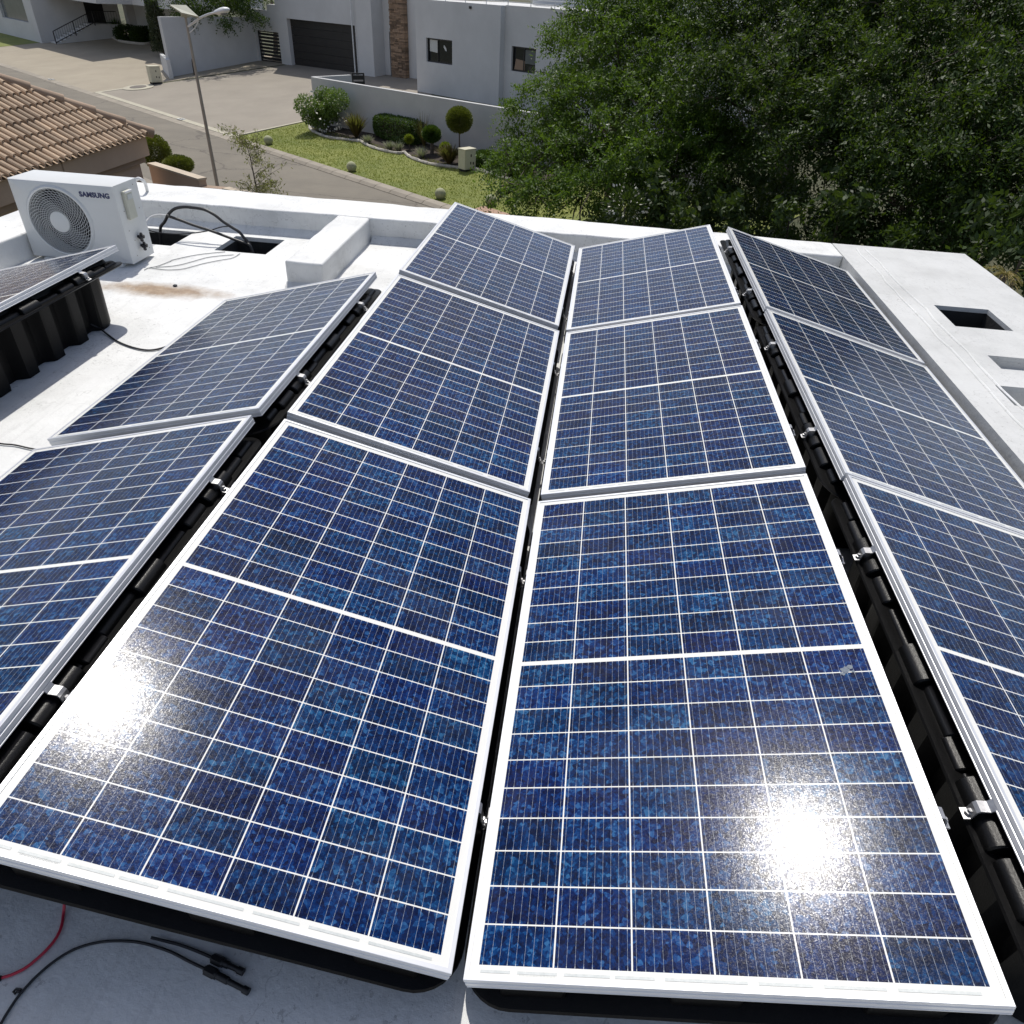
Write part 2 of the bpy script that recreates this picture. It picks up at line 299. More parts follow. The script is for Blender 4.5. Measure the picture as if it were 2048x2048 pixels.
# ------------------------------------------------------------------ mesh builder
class MB:
    def __init__(s): s.v, s.f = [], []
    def add(s, vs, fs):
        o = len(s.v); s.v += [tuple(float(x) for x in p) for p in vs]; s.f += [tuple(i + o for i in f) for f in fs]; return s
    def box(s, x0, x1, y0, y1, z0, z1, T=None, taper=0.):
        vs = [(x, y, z) for z in (z0, z1) for x, y in ((x0, y0), (x1, y0), (x1, y1), (x0, y1))]
        if T is not None: vs = [T(p) for p in vs]
        return s.add(vs, [(3, 2, 1, 0), (4, 5, 6, 7), (0, 1, 5, 4), (1, 2, 6, 5), (2, 3, 7, 6), (3, 0, 4, 7)])
    def prism(s, poly, z0, z1):
        n = len(poly); zz = lambda z, i: z[i] if hasattr(z, '__len__') else z
        vs = [(p[0], p[1], zz(z0, i)) for i, p in enumerate(poly)] + [(p[0], p[1], zz(z1, i)) for i, p in enumerate(poly)]
        return s.add(vs, [tuple(range(n - 1, -1, -1)), tuple(range(n, 2 * n))] + [(i, (i + 1) % n, n + (i + 1) % n, n + i) for i in range(n)])
    def poly(s, pts): return s.add(pts, [tuple(range(len(pts)))])
    def loft(s, loops, cap0=False, cap1=False, closed=True):
        n = len(loops[0]); vs = [p for l in loops for p in l]; fs = []
        for k in range(len(loops) - 1):
            for i in range(n if closed else n - 1):
                j = (i + 1) % n; fs.append((k * n + i, k * n + j, (k + 1) * n + j, (k + 1) * n + i))
        if cap0: fs.append(tuple(range(n - 1, -1, -1)))
        if cap1: fs.append(tuple(range((len(loops) - 1) * n, len(loops) * n)))
        return s.add(vs, fs)
    def tube(s, pts, r, n=8, caps=True):
        pts = [Vector(p) for p in pts]; rs = r if hasattr(r, '__len__') else [r] * len(pts)
        up = Vector((.13, .07, 1)).normalized(); loops = []; prev = None
        for i, p in enumerate(pts):
            t = (pts[min(i + 1, len(pts) - 1)] - pts[max(i - 1, 0)]).normalized()
            a = (prev - t * prev.dot(t)) if prev else t.cross(up if abs(t.z) < .95 else Vector((1, 0, .1)))
            a.normalize(); b = t.cross(a); prev = a
            loops.append([p + (a * math.cos(q) + b * math.sin(q)) * rs[i] for q in [2 * math.pi * k / n for k in range(n)]])
        return s.loft(loops, caps, caps)
    def lathe(s, c, prof, n=24, sx=1., sy=1.):
        return s.loft([[(c[0] + sx * r * math.cos(q), c[1] + sy * r * math.sin(q), c[2] + z) for q in [2 * math.pi * k / n for k in range(n)]] for r, z in prof], True, True)
    def holes(s, O, U, V, N, u0, u1, v0, v1, hs, depth, skirt=True):
        O, U, V, N = (Vector([float(q) for q in a]) for a in (O, U, V, N))
        us = sorted({u0, u1, *[h[0] for h in hs], *[h[1] for h in hs]}); vs = sorted({v0, v1, *[h[2] for h in hs], *[h[3] for h in hs]})
        P = lambda a, b, c=0: O + U * a + V * b - N * c
        for i in range(len(us) - 1):
            for j in range(len(vs) - 1):
                a, b, c, d = us[i], us[i + 1], vs[j], vs[j + 1]; m = ((a + b) / 2, (c + d) / 2)
                if any(h[0] < m[0] < h[1] and h[2] < m[1] < h[3] for h in hs): continue
                s.poly([P(a, c), P(b, c), P(b, d), P(a, d)])
        def ring(a, b, c, d, flip):
            q = [P(a, c), P(b, c), P(b, d), P(a, d)]; w = [P(a, c, depth), P(b, c, depth), P(b, d, depth), P(a, d, depth)]
            for k in range(4):
                k2 = (k + 1) % 4; f = [q[k], q[k2], w[k2], w[k]]; s.poly(f[::-1] if flip else f)
        for h in hs: ring(*h, False)
        if skirt: ring(u0, u1, v0, v1, True); s.poly([P(u0, v0, depth), P(u0, v1, depth), P(u1, v1, depth), P(u1, v0, depth)]) if not hs else None
        return s
    def build(s, name, mat, parent=None, smooth=False, bevel=0., seg=2):
        me = bpy.data.meshes.new(name); me.from_pydata(s.v, [], s.f); me.update()
        o = bpy.data.objects.new(name, me); C.objects.link(o); me.materials.append(M[mat] if isinstance(mat, str) else mat)
        if smooth:
            me.polygons.foreach_set('use_smooth', [True] * len(me.polygons))
            try: me.set_sharp_from_angle(angle=R_(smooth if smooth is not True else 40))
            except Exception: pass
        if bevel:
            b = o.modifiers.new('bevel', 'BEVEL'); b.width = bevel; b.segments = seg; b.limit_method = 'ANGLE'; b.angle_limit = R_(40)
        if parent: o.parent = parent
        return o
def tag(o, label=None, cat=None, group=None, kind=None):
    for k, v in (('label', label), ('category', cat), ('group', group), ('kind', kind)):
        if v: o[k] = v
    return o
def thing(name, label, cat, loc=(0, 0, 0), rot=(0, 0, 0), group=None):
    o = bpy.data.objects.new(name, None); C.objects.link(o); o.location = [float(a) for a in loc]; o.rotation_euler = rot; o.empty_display_size = .1
    return tag(o, label, cat, group)
def dup(root, loc, rot=(0, 0, 0), label=None):
    r = root.copy(); C.objects.link(r); r.location = loc; r.rotation_euler = rot
    if label: r['label'] = label
    for ch in list(root.children):
        c = ch.copy(); C.objects.link(c); c.parent = r
        for g in list(ch.children): d = g.copy(); C.objects.link(d); d.parent = c
    return r
def struct(o): o['kind'] = 'structure'; return o
def spline(pts, n=8):
    P = [Vector([float(q) for q in p]) for p in pts]; P = [P[0] * 2 - P[1]] + P + [P[-1] * 2 - P[-2]]; out = []
    for i in range(1, len(P) - 2):
        for k in range(n):
            t = k / n; a, b, c, d = P[i - 1:i + 3]
            out.append(.5 * ((2 * b) + (c - a) * t + (2 * a - 5 * b + 4 * c - d) * t * t + (3 * b - a - 3 * c + d) * t ** 3))
    return out + [P[-2]]

# leaves: many small folded quads, one mesh
def leaves(name, mat, parent, cen, ax, size, asp, seed, jit=.4, flat=.0):
    r = np.random.RandomState(seed); n = len(cen); cen = np.asarray(cen, float); ax = np.asarray(ax, float) + r.normal(0, jit, (n, 3))
    ax /= np.linalg.norm(ax, axis=1)[:, None] + 1e-9
    q = r.normal(0, 1, (n, 3)) * (1 - flat * .62) + np.array([0, 0, flat * 1.15]); b = np.cross(ax, q); b /= np.linalg.norm(b, axis=1)[:, None] + 1e-9
    ln = size * r.uniform(.65, 1.35, n)[:, None]; wd = ln * asp
    nn = np.cross(ax, b)
    V = np.empty((n, 4, 3)); V[:, 0] = cen - ax * ln / 2; V[:, 1] = cen + b * wd / 2 + nn * wd * .12; V[:, 2] = cen + ax * ln / 2; V[:, 3] = cen - b * wd / 2 + nn * wd * .12
    me = bpy.data.meshes.new(name); me.vertices.add(4 * n); me.vertices.foreach_set('co', V.reshape(-1).astype(np.float32))
    me.loops.add(4 * n); me.loops.foreach_set('vertex_index', np.arange(4 * n, dtype=np.int32))
    me.polygons.add(n); me.polygons.foreach_set('loop_start', np.arange(0, 4 * n, 4, dtype=np.int32)); me.polygons.foreach_set('loop_total', np.full(n, 4, dtype=np.int32))
    me.update(calc_edges=True); me.validate()
    o = bpy.data.objects.new(name, me); C.objects.link(o); me.materials.append(M[mat])
    if parent: o.parent = parent
    return o
def ball_leaves(cs, rad, n, seed, shell=.55, sq=1.):
    """leaf centres spread through one ellipsoid, denser to the surface"""
    r = np.random.RandomState(seed); d = r.normal(0, 1, (n, 3)); d /= np.linalg.norm(d, axis=1)[:, None]
    rr = r.uniform(shell ** 3, 1, n) ** (1 / 3)
    return np.asarray(cs) + d * rr[:, None] * np.asarray(rad), d
def twig_leaves(lobes, per, seed, tl=.6, nl=16, gap=.035):
    """feathery compound foliage: lobes -> twigs growing outward and drooping -> paired leaflets"""
    r = np.random.RandomState(seed); P, A = [], []
    for c, rad in lobes:
        n = int(per * rad * rad); d = r.normal(0, 1, (n, 3)); d /= np.linalg.norm(d, axis=1)[:, None]
        d[:, 2] = np.abs(d[:, 2]) * np.where(r.rand(n) < .68, 1, -1)
        m = max(5, n // 17); dm = r.normal(0, 1, (m, 3)); dm /= np.linalg.norm(dm, axis=1)[:, None]; dm[:, 2] = np.abs(dm[:, 2]) * np.where(r.rand(m) < .65, 1, -1)
        sub = dm * (rad * np.where(r.rand(m) < .8, r.uniform(.80, 1.04, m), r.uniform(.3, .8, m)))[:, None] * np.array([1, 1, .85]); ii = r.randint(0, m, n); d = dm[ii] * .7 + d * .6
        base = np.asarray(c) + sub[ii] + r.normal(0, .125 * max(rad, .8), (n, 3)) * np.array([1, 1, .55])
        t = d * .8 + r.normal(0, .5, (n, 3)); t[:, 2] -= .15; t /= np.linalg.norm(t, axis=1)[:, None]
        side = np.cross(t, r.normal(0, 1, (n, 3))); side /= np.linalg.norm(side, axis=1)[:, None]
        for k in range(nl):
            f = k / nl * tl; s = (1 if k % 2 else -1)
            p = base + t * f + side * s * gap; p[:, 2] -= .35 * f * f / tl
            P.append(p); A.append(t * .5 + side * s)
    return np.concatenate(P), np.concatenate(A)

# ------------------------------------------------------------------ terrain and street (setting)
def ksheet(name, mat, pts, dz): return struct(MB().poly([K(s, d, dz) for s, d in pts]).build(name, mat))
g = MB()
BIG = 900
for a, b in ((-400, 0), (0, 60)): g.add([K(-BIG, a), K(BIG, a), K(BIG, b), K(-BIG, b)], [(0, 1, 2, 3)])
g.add([K(-BIG, 60), K(BIG, 60), K(BIG, BIG), K(-BIG, BIG)], [(0, 1, 2, 3)])
struct(g.build("ground", 'ground'))
RS0, RS1, RD = -60, 90, -6.4
ksheet("road", 'asphalt', [(RS0, RD), (RS1, RD), (RS1, -.02), (RS0, -.02)], .012)
mb = MB()
for i in range(-60, 54):
    a, b = i + .012, i + .988
    if i >= 36: mb.loft([[K(a, q, z) for q, z in ((-.02, 0), (-.02, .03), (.12, .11), (.42, .115), (.42, 0))], [K(b, q, z) for q, z in ((-.02, 0), (-.02, .03), (.12, .11), (.42, .115), (.42, 0))]], True, True)
    else: mb.loft([[K(a, q, z) for q, z in ((-.02, 0), (-.02, .02), (.42, .03), (.42, 0))], [K(b, q, z) for q, z in ((-.02, 0), (-.02, .02), (.42, .03), (.42, 0))]], True, True)
struct(mb.build("kerb", 'kerb'))
DW = 17.9
ksheet("left_driveway_paving", 'pave', [(-60, .44), (DW - .3, .44), (DW - .3, 16), (-60, 16)], .016)['kind'] = 'structure'
ksheet("garage_driveway_paving", 'pave2', [(DW + .1, .8), (35.75, .8), (35.45, 8), (34, 30), (DW + .1, 30)], .016)
mb = MB()
for a, b in (((DW - .25, .46), (DW + .08, 4.2)), ((DW + .1, .46), (35.7, .78))):
    mb.prism([K(a[0], a[1])[:2], K(b[0], a[1])[:2], K(b[0], b[1])[:2], K(a[0], b[1])[:2]], [K(*a)[2], K(*a)[2], K(*b)[2], K(*b)[2]], [K(*a)[2] + .03, K(*a)[2] + .03, K(*b)[2] + .03, K(*b)[2] + .03])
struct(mb.build("paving_band", 'band'))
WC = kd(atz(623, 154, -2.45)); WR = kd(atz(980, 212, -2.45))
def wall_d(s): return WC[1] + (WR[1] - WC[1]) * (s - WC[0]) / (WR[0] - WC[0])
lawn = [(35.95, .46), (53.0, .46), (53.0, 1.3), (62, 1.3), (62, 8), (WC[0] + .1, WC[1] + .1), (35.7, 4.9)]
ksheet("lawn", 'lawn', lawn, .05)
MBp = MB().loft([[K(35.72, .46, z) for z in (0, .09)] + [K(35.9, .46, z) for z in (.09, 0)], [K(35.5, 5, z) for z in (0, .09)] + [K(35.68, 5, z) for z in (.09, 0)]], True, True)
struct(MBp.build("lawn_edge_strip", 'band'))
ksheet("brick_path", 'brick_pave', [(53.0, .0), (70, .0), (70, 1.28), (53.0, 1.28)], .06)
ksheet("near_verge_paving", 'pave2', [(-60, -12), (50, -12), (50, RD), (-60, RD)], .016)
ksheet("far_lawn", 'lawn', [(-60, 3.2), (-11.6, 3.2), (-11.6, 6.6), (-60, 6.6)], .03)
# grass blades
r = np.random.RandomState(3); N = 26000
S_ = r.uniform(36, 56, N); D_ = r.uniform(.5, 6.2, N); keep = (D_ < np.minimum(wall_d(S_), 4.2 + .0 * S_)) & ((S_ < 53) | (D_ > 1.35)); S_, D_ = S_[keep], D_[keep]
pts = np.array([K(a, b, .07) for a, b in zip(S_, D_)])
tag(leaves("grass", 'grass', None, pts, np.tile([0, 0, 1.], (len(pts), 1)), .07, .3, 5, .8), kind='stuff')

# ------------------------------------------------------------------ our roof
house = thing("flat_roof_house", "white painted flat roof with upstand walls carrying all the solar panels", "house", (0, 0, 0))
ZR = -.2
X0, X1, XB, YI, YO, YN = -4.21, 3.37, 2.24, 5.72, 6.16, -4.5
mb = MB(); H1 = (-3.87, -3.385, 5.13, 5.56); H2 = (-3.0, -2.555, 5.115, 5.545)
mb.holes((0, 0, ZR), (1, 0, 0), (0, 1, 0), (0, 0, 1), X0, XB, YN, YI, [H1, H2], .035, False)
mb.build("roof_slab", 'roof', house)
mb = MB()
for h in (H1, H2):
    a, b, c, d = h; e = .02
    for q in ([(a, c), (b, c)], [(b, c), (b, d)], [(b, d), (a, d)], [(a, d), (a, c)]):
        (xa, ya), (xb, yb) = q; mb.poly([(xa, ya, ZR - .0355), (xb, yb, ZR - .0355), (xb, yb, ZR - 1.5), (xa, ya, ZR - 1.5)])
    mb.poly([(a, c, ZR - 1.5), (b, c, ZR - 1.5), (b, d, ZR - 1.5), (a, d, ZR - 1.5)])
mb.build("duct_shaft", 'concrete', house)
def wavy(pts, seed, amp=.006, step=.12):
    return pts
mb = MB()
import bmesh
from mathutils import noise as mnoise
def roughen(o, step, amp):
    me = o.data; bm = bmesh.new(); bm.from_mesh(me)
    for _ in range(7):
        es = [e for e in bm.edges if e.calc_length() > step]
        if not es: break
        bmesh.ops.subdivide_edges(bm, edges=es, cuts=1, use_grid_fill=True)
    for v in bm.verts:
        k = mnoise.noise_vector(v.co * 5.5) * amp + mnoise.noise_vector(v.co * 1.3) * amp * .8
        if v.co.z > -.6: v.co += k
    bm.to_mesh(me); bm.free()
def beam(poly, z0, z1, name):
    o = MB().prism(poly, z0, z1).build(name, 'roof', house, bevel=.016, seg=3); roughen(o, .16, .0075); return o
beam([(-4.66, YN), (X0, YN), (X0, YI), (-4.66, YI - .002)], -.9, -.002, "parapet")
beam([(-4.66, YI), (XB, YI), (XB, 6.12), (-4.66, 6.33)], -.9, 0, "parapet")
beam([(-2.10, 4.42), (-1.815, 4.42), (-1.83, YI + .06), (-2.12, YI + .06)], ZR - .05, -.006, "roof_beam")
# cove at the foot of the parapet and beam
mb = MB()
mb.prism([(-2.10, 4.36), (-1.80, 4.36), (-1.80, 4.42), (-2.10, 4.42)], ZR - .01, [ZR + .004, ZR + .004, ZR + .045, ZR + .045])
for x0, x1 in ((X0, -2.125), (-1.81, XB)):
    mb.prism([(x0, YI - .07), (x1, YI - .07), (x1, YI), (x0, YI)], ZR - .01, [ZR + .003, ZR + .003, ZR + .05, ZR + .05])
mb.build("cove_fillet", 'roof', house)
mb = MB(); RH = [(2.60, 2.975, 4.25, 4.65), (2.615, 3.15, 3.585, 3.78), (2.475, 3.15, 3.09, 3.335)]
mb.holes((0, 0, 0), (1, 0, 0), (0, 1, 0), (0, 0, 1), XB, X1, YN, 6.10, RH, .03)
mb.build("side_slab", 'roof_grey', house, bevel=.008)
MB().poly([(XB, YN, -.9), (XB, YN, -.0301), (XB, YI + .01, -.0301), (XB, YI + .01, -.9)][::-1]).poly([(X1, YN, -.93), (X1, 6.1, -.93), (X1, 6.1, -.0301), (X1, YN, -.0301)]).poly([(X1, 6.1, -.93), (XB, 6.1, -.93), (XB, 6.1, -.0301), (X1, 6.1, -.0301)]).build("slab_side", 'roof_grey', house)
mb = MB()
for (a, b, c, d), z in zip(RH, (-1.4, -.07, -.215)):
    mb.poly([(a, c, z), (b, c, z), (b, d, z), (a, d, z)])
    for (xa, ya), (xb, yb) in (((a, c), (b, c)), ((b, c), (b, d)), ((b, d), (a, d)), ((a, d), (a, c))): mb.poly([(xa, ya, -.0305), (xb, yb, -.0305), (xb, yb, z), (xa, ya, z)])
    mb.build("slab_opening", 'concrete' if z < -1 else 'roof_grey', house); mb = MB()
# raised waterproofing seam
mb = MB()
rr = random.Random(4)
for off in (2.405, 2.50):
    p = [(off + rr.uniform(-.012, .012), y, .001) for y in np.arange(-.5, 6.0, .18)]
    mb.tube(p, [.006 + .003 * rr.random() for _ in p], 6)
mb.build("membrane_seam", 'roof', house, True)
MB().prism([(-4.66, YN), (X1, YN), (X1, 6.1), (-4.66, 6.3)], -6, -.92).build("wall", 'plaster', house)
dh = MB().lathe((-2.88, 4.235, ZR), [(.0, .002), (.012, .002), (.017, .008), (.012, .012), (0, .012)], 12).build("drain_hole", 'cable', house)

# ------------------------------------------------------------------ solar panels
def frame_mesh():
    def rc(i, z): return [(i, i, z), (W - i, i, z), (W - i, L - i, z), (i, L - i, z)]
    return MB().loft([rc(.0105, -.003), rc(.0105, 0), rc(.0009, 0), rc(0, -.0009), rc(0, -.011), rc(.0017, -.0125), rc(.0017, -.0155), rc(0, -.017), rc(0, -.0285), rc(.0012, -.030), rc(.0012, -.0325), rc(0, -.0335), rc(0, -.036), rc(.028, -.036), rc(.028, -.034)])
def make_panel(loc, rot, label):
    t = thing("solar_panel", label, "solar panel", loc, rot, "solar panels lying on black tubs on the roof")
    frame_mesh().build("frame", 'alu', t)
    MB().add([(.0095, .0095, -.0025), (W - .0095, .0095, -.0025), (W - .0095, L - .0095, -.0025), (.0095, L - .0095, -.0025)], [(0, 1, 2, 3)]).build("cell_sheet", 'cells', t)
    MB().add([(.012, .012, -.0045), (W - .012, .012, -.0045), (W - .012, L - .012, -.0045), (.012, L - .012, -.0045)], [(3, 2, 1, 0)]).build("back_sheet", 'white_pvc', t)
    mb = MB(); q = random.Random(5)
    for a, b in ((.035, .10), (.115, .20), (.215, .31), (.32, .40), (.42, .58), (.60, .70), (.72, .83), (.85, .99)):
        mb.add([(a, .0165, -.0019), (b, .0165, -.0019), (b, .0165 + .0055, -.0019), (a, .0165 + .0055, -.0019)], [(0, 1, 2, 3)])
    for k in range(26):
        x = .12 + k * .003; mb.add([(x, .0135, -.0018), (x + .0012, .0135, -.0018), (x + .0012, .0162, -.0018), (x, .0162, -.0018)], [(0, 1, 2, 3)])
    mb.build("label_strip", 'label', t)
    return t
PAN = [  # near-left corner, tilt sign (+1 rises to the right), yaw, label
 ((.005, -.006, -.005), 1, -.0028, "front right solar panel with the round sun glare, nearest of its column"),
 ((.017, 1.798, -.005), 1, -.0050, "middle solar panel of the column rising to the right beside the black tub gap"),
 ((.023, 3.591, -.005), 1, -.0044, "farthest solar panel of the central column rising to the right, short and pale blue"),
 ((-1.024, .0, .262), -1, -.0001, "front left solar panel with sun glare at its left edge, above the loose cables"),
 ((-1.033, 1.81, .262), -1, -.0073, "middle solar panel of the column falling to the right, left of the narrow gutter"),
 ((-1.029, 3.647, .262), -1, -.0123, "farthest solar panel of the column falling to the right, its corner against the lawn"),
 ((1.177, .026, .252), -1, -.0009, "front solar panel of the right hand column, cut by the photo's right edge"),
 ((1.172, 1.792, .252), -1, -.0004, "middle solar panel of the right hand column with grey cloudy reflections"),
 ((1.178, 3.589, .252), -1, 0, "farthest dark navy solar panel of the right hand column next to the roof slab"),
 ((-2.123, -.017, -.004), 1, .025, "front solar panel of the left hand column, cut by the photo's left edge"),
 ((-2.163, 1.82, -.004), 1, .0002, "rear solar panel of the left hand column, lying across the white roof"),
 ((-3.854, 1.893, .0), 1, .0, "separate solar panel by the air conditioner at the far left, seen almost edge on")]
p0 = None
for loc, sg, yaw, lab in PAN:
    rot = (0, -sg * TILT, yaw)
    if p0 is None: p0 = make_panel(loc, rot, lab)
    else: dup(p0, loc, rot, lab)

mb = MB(); q = random.Random(3)
for cx_, cy_, r_ in ((.945, .795, .013), (.957, .803, .009), (.935, .782, .007), (.962, .788, .005)):
    mb.poly([(cx_ + r_ * q.uniform(.6, 1.2) * math.cos(a), cy_ + r_ * q.uniform(.5, 1.1) * math.sin(a), -.0018) for a in [k * .5236 for k in range(12)]])
M['smear'] = mk("dried_smear", (.17, .20, .23), (.09, .12, .17), 160, .7)
mb.build("dirt_smear", 'smear', p0)

# ------------------------------------------------------------------ mounting tubs
WH = W * math.cos(TILT); TT = math.tan(TILT)
def rrect(x0, x1, y0, y1, rad, nx=48, ny=110, nc=8):
    P = []
    def seg(a, b, n): 
        for k in range(n): P.append((a[0] + (b[0] - a[0]) * k / n, a[1] + (b[1] - a[1]) * k / n))
    def arc(c, a0):
        for k in range(nc): a = a0 + math.pi / 2 * k / nc; P.append((c[0] + rad * math.cos(a), c[1] + rad * math.sin(a)))
    seg((x0 + rad, y0), (x1 - rad, y0), nx); arc((x1 - rad, y0 + rad), -math.pi / 2)
    seg((x1, y0 + rad), (x1, y1 - rad), ny); arc((x1 - rad, y1 - rad), 0)
    seg((x1 - rad, y1), (x0 + rad, y1), nx); arc((x0 + rad, y1 - rad), math.pi / 2)
    seg((x0, y1 - rad), (x0, y0 + rad), ny); arc((x0 + rad, y0 + rad), math.pi)
    return P
def make_tub(loc, sg, yaw, label):
    """sg=+1: high side at +x.  local z=0 is the panel's top face at its low edge"""
    t = thing("mounting_tub", label, "mounting tub", loc, (0, 0, yaw), "black plastic tubs under the solar panels")
    fx = (lambda x: x) if sg > 0 else (lambda x: WH - x)
    und = lambda x: -.0372 + TT * x
    zr = ZR - loc_low
    def loop(ins, zf, rad, rib=0., hx=0., low=False):
        hx = hx if ins < .05 else (max(0, ins - .062) if low else 0)
        pts = rrect(max(ins, -.011), WH - ins + hx, ins, L - ins, rad); out = []
        for i, (x, y) in enumerate(pts):
            if rib:
                c = (WH / 2, L / 2)
                if ins + rad < y < L - ins - rad and (x > WH / 2 + .3 or x < .3): 
                    ph = (y / .235) % 1; k = min(1, max(0, (abs(ph - .5) - .19) / .13)); x += -rib * k * (1 if x > c[0] else -1)
                elif ins + rad < x < WH - ins - rad:
                    ph = (x / .235) % 1; k = min(1, max(0, (abs(ph - .5) - .19) / .13)); y += -rib * k * (1 if y > c[1] else -1)
            out.append((fx(x), y, zf(x)))
        return out if sg > 0 else out[::-1]
    flat = lambda z: (lambda x: z)
    mb = MB().loft([loop(.135, flat(zr + .003), .09, .055, low=True), loop(.115, flat(zr + .02), .09, .058, low=True), loop(.095, lambda x: und(x) - .085, .10, .062, low=True), loop(.085, lambda x: und(x) - .075, .10, low=True),
        loop(-.012, lambda x: und(x) - .078, .112, 0, .035), loop(-.018, lambda x: und(x) - .072, .115, 0, .035), loop(-.014, lambda x: und(x) - .066, .115, 0, .035), loop(.03, lambda x: und(x) - .052, .085), loop(.05, lambda x: und(x) - .006, .08), loop(.075, lambda x: und(x) - .006, .07), loop(.14, lambda x: und(x) - .1, .07), loop(.20, flat(zr + .012), .06)], True, True)
    mb.build("tub_shell", 'tub', t, 24)
    # stepped, rounded ridge along the high rim
    mb = MB(); loops = []
    for y0, y1, ext, hi in ((.06, .15, .014, -.030), (.15, .17, -.004, -.055), (.17, .30, .032, -.020), (.30, .318, .010, -.048), (.318, .50, .038, -.014), (.50, .53, .010, -.045), (.53, .63, .024, -.036), (.63, .80, .014, -.030), (.80, .94, .037, -.016), (.94, 1.11, .016, -.040), (1.11, 1.13, -.002, -.052), (1.13, 1.25, .026, -.026), (1.25, 1.265, .012, -.044), (1.265, 1.44, .039, -.014), (1.44, 1.56, .028, -.030), (1.56, 1.58, .0, -.05), (1.58, 1.69, .015, -.036)):
        pr = [(WH - .085, -.0665), (WH - .085, hi)] + [(WH - .03 + (ext + .03) * math.sin(q), -.066 + (hi + .066) * math.cos(q)) for q in [math.pi / 2 * k / 7 for k in range(8)]] + [(WH + ext, -.0675)]
        for y, sh in ((y0, .004), (y0 + .004, 0), (y1 - .004, 0), (y1, .004)): loops.append([(fx(x - sh), y, und(x) + z - (sh * .8 if z > -.06 else 0)) for x, z in pr])
    mb.loft(loops if sg > 0 else [l[::-1] for l in loops], True, True)
    mb.build("rim_ridge", 'rim', t, 28)
    for x0, x1 in ((.08, .22), (.43, .57), (.79, .93)):
        vs = [(fx(x), y, und(x) + h) for h in (-.07, -.012) for x, y in ((x0, .008), (x1, .008), (x1, .07), (x0, .07))]
        fs = [(3, 2, 1, 0), (4, 5, 6, 7), (0, 1, 5, 4), (1, 2, 6, 5), (2, 3, 7, 6), (3, 0, 4, 7)]
        MB().add(vs, fs if sg > 0 else [f[::-1] for f in fs]).build("rim_block", 'tub', t, bevel=.008)
    # clamps: bent perforated strap with a bolt
    def clamp(prof, y):
        cm = MB(); wd = .0145
        lp = [[(fx(x), y + s * wd, und(x) + z) for x, z in prof] for s in (-1, 1)]
        th = [[(fx(x + .003), y + s * wd, und(x) + z + .004) for x, z in prof] for s in (-1, 1)]
        n = len(prof)
        cm.add(lp[0] + lp[1] + th[0] + th[1], [f if sg > 0 else f[::-1] for f in [(2 * n + i, 2 * n + i + 1, 3 * n + i + 1, 3 * n + i) for i in range(n - 1)] + [(i, n + i, n + i + 1, i + 1) for i in range(n - 1)] + [(i, i + 1, 2 * n + i + 1, 2 * n + i) for i in range(n - 1)] + [(n + i, 3 * n + i, 3 * n + i + 1, n + i + 1) for i in range(n - 1)] + [(0, 2 * n, 3 * n, n), (n - 1, 2 * n - 1, 4 * n - 1, 3 * n - 1)]])
        c = cm.build("clamp", 'zinc', t)
        bx, bz = prof[-2]; MB().lathe((fx(bx + .004), y, und(bx) + bz + .004), [(0, 0), (.009, 0), (.009, .007), (.005, .008), (.005, .014), (0, .014)], 6).build("bolt", 'zinc', c)
    hp = [(WH - .012, .002), (WH + .004, .002), (WH + .012, -.012), (WH + .034, -.020), (WH + .040, -.030), (WH + .044, -.055), (WH + .058, -.062)]
    clamp(hp, .405); clamp(hp, 1.345)
    lp = [(.012, .004), (-.004, .004), (-.006, -.03), (-.012, -.055), (-.026, -.06)]
    for y in (.40, 1.35): clamp([(x, z) for x, z in lp], y)
    return t
loc_low = 0.
TL = ["black tub under the front right panel with the round glare", "black tub under the middle panel that rises to the right", "black tub under the short pale farthest central panel",
 "black tub under the front left panel beside the loose cables", "black tub under the middle panel left of the gutter", "black tub under the panel whose corner meets the lawn",
 "black tub with bumpy rim under the front right hand column panel", "black tub with bumpy rim and clips under the cloudy middle right panel", "black tub with small clips under the farthest dark navy panel",
 "black tub under the panel cut by the photo's left edge", "black tub under the rear panel of the left hand column", "black ribbed tub standing open to view in front of the air conditioner"]
protos = {}
for (loc, sg, yaw, lab), tl in zip(PAN, TL):
    base = (loc[0], loc[1], loc[2] - (TT * WH if sg < 0 else 0))
    if sg not in protos: loc_low = 0.; protos[sg] = make_tub(base, sg, yaw, tl)
    else: dup(protos[sg], base, (0, 0, yaw), tl)

# ------------------------------------------------------------------ air conditioner
AX0, AX1, AY0, AY1, AZ0, AZ1 = -4.185, -3.37, 4.54, 4.86, -.175, .385
ac = thing("air_conditioner", "white outdoor air conditioner unit with round fan grille standing on the roof", "air conditioner", ((AX0 + AX1) / 2, AY0, AZ0))
def loc_of(o): return np.array(o.location)
def shift(mb, o): d = loc_of(o); mb.v = [tuple(np.array(p) - d) for p in mb.v]; return mb
FC = (-3.862, .105); FR = .235
mb = MB(); angs = sorted({2 * math.pi * k / 72 for k in range(72)} | {math.atan2(z - FC[1], x - FC[0]) % (2 * math.pi) for x in (AX0, AX1) for z in (AZ0, AZ1)})
inn, out = [], []
for a in angs:
    c, s_ = math.cos(a), math.sin(a); inn.append((FC[0] + FR * c, AY0, FC[1] + FR * s_))
    t_ = min([(x - FC[0]) / c for x in (AX0, AX1) if abs(c) > 1e-9 and (x - FC[0]) / c > 0] + [(z - FC[1]) / s_ for z in (AZ0, AZ1) if abs(s_) > 1e-9 and (z - FC[1]) / s_ > 0])
    out.append((FC[0] + t_ * c, AY0, FC[1] + t_ * s_))
e = .012
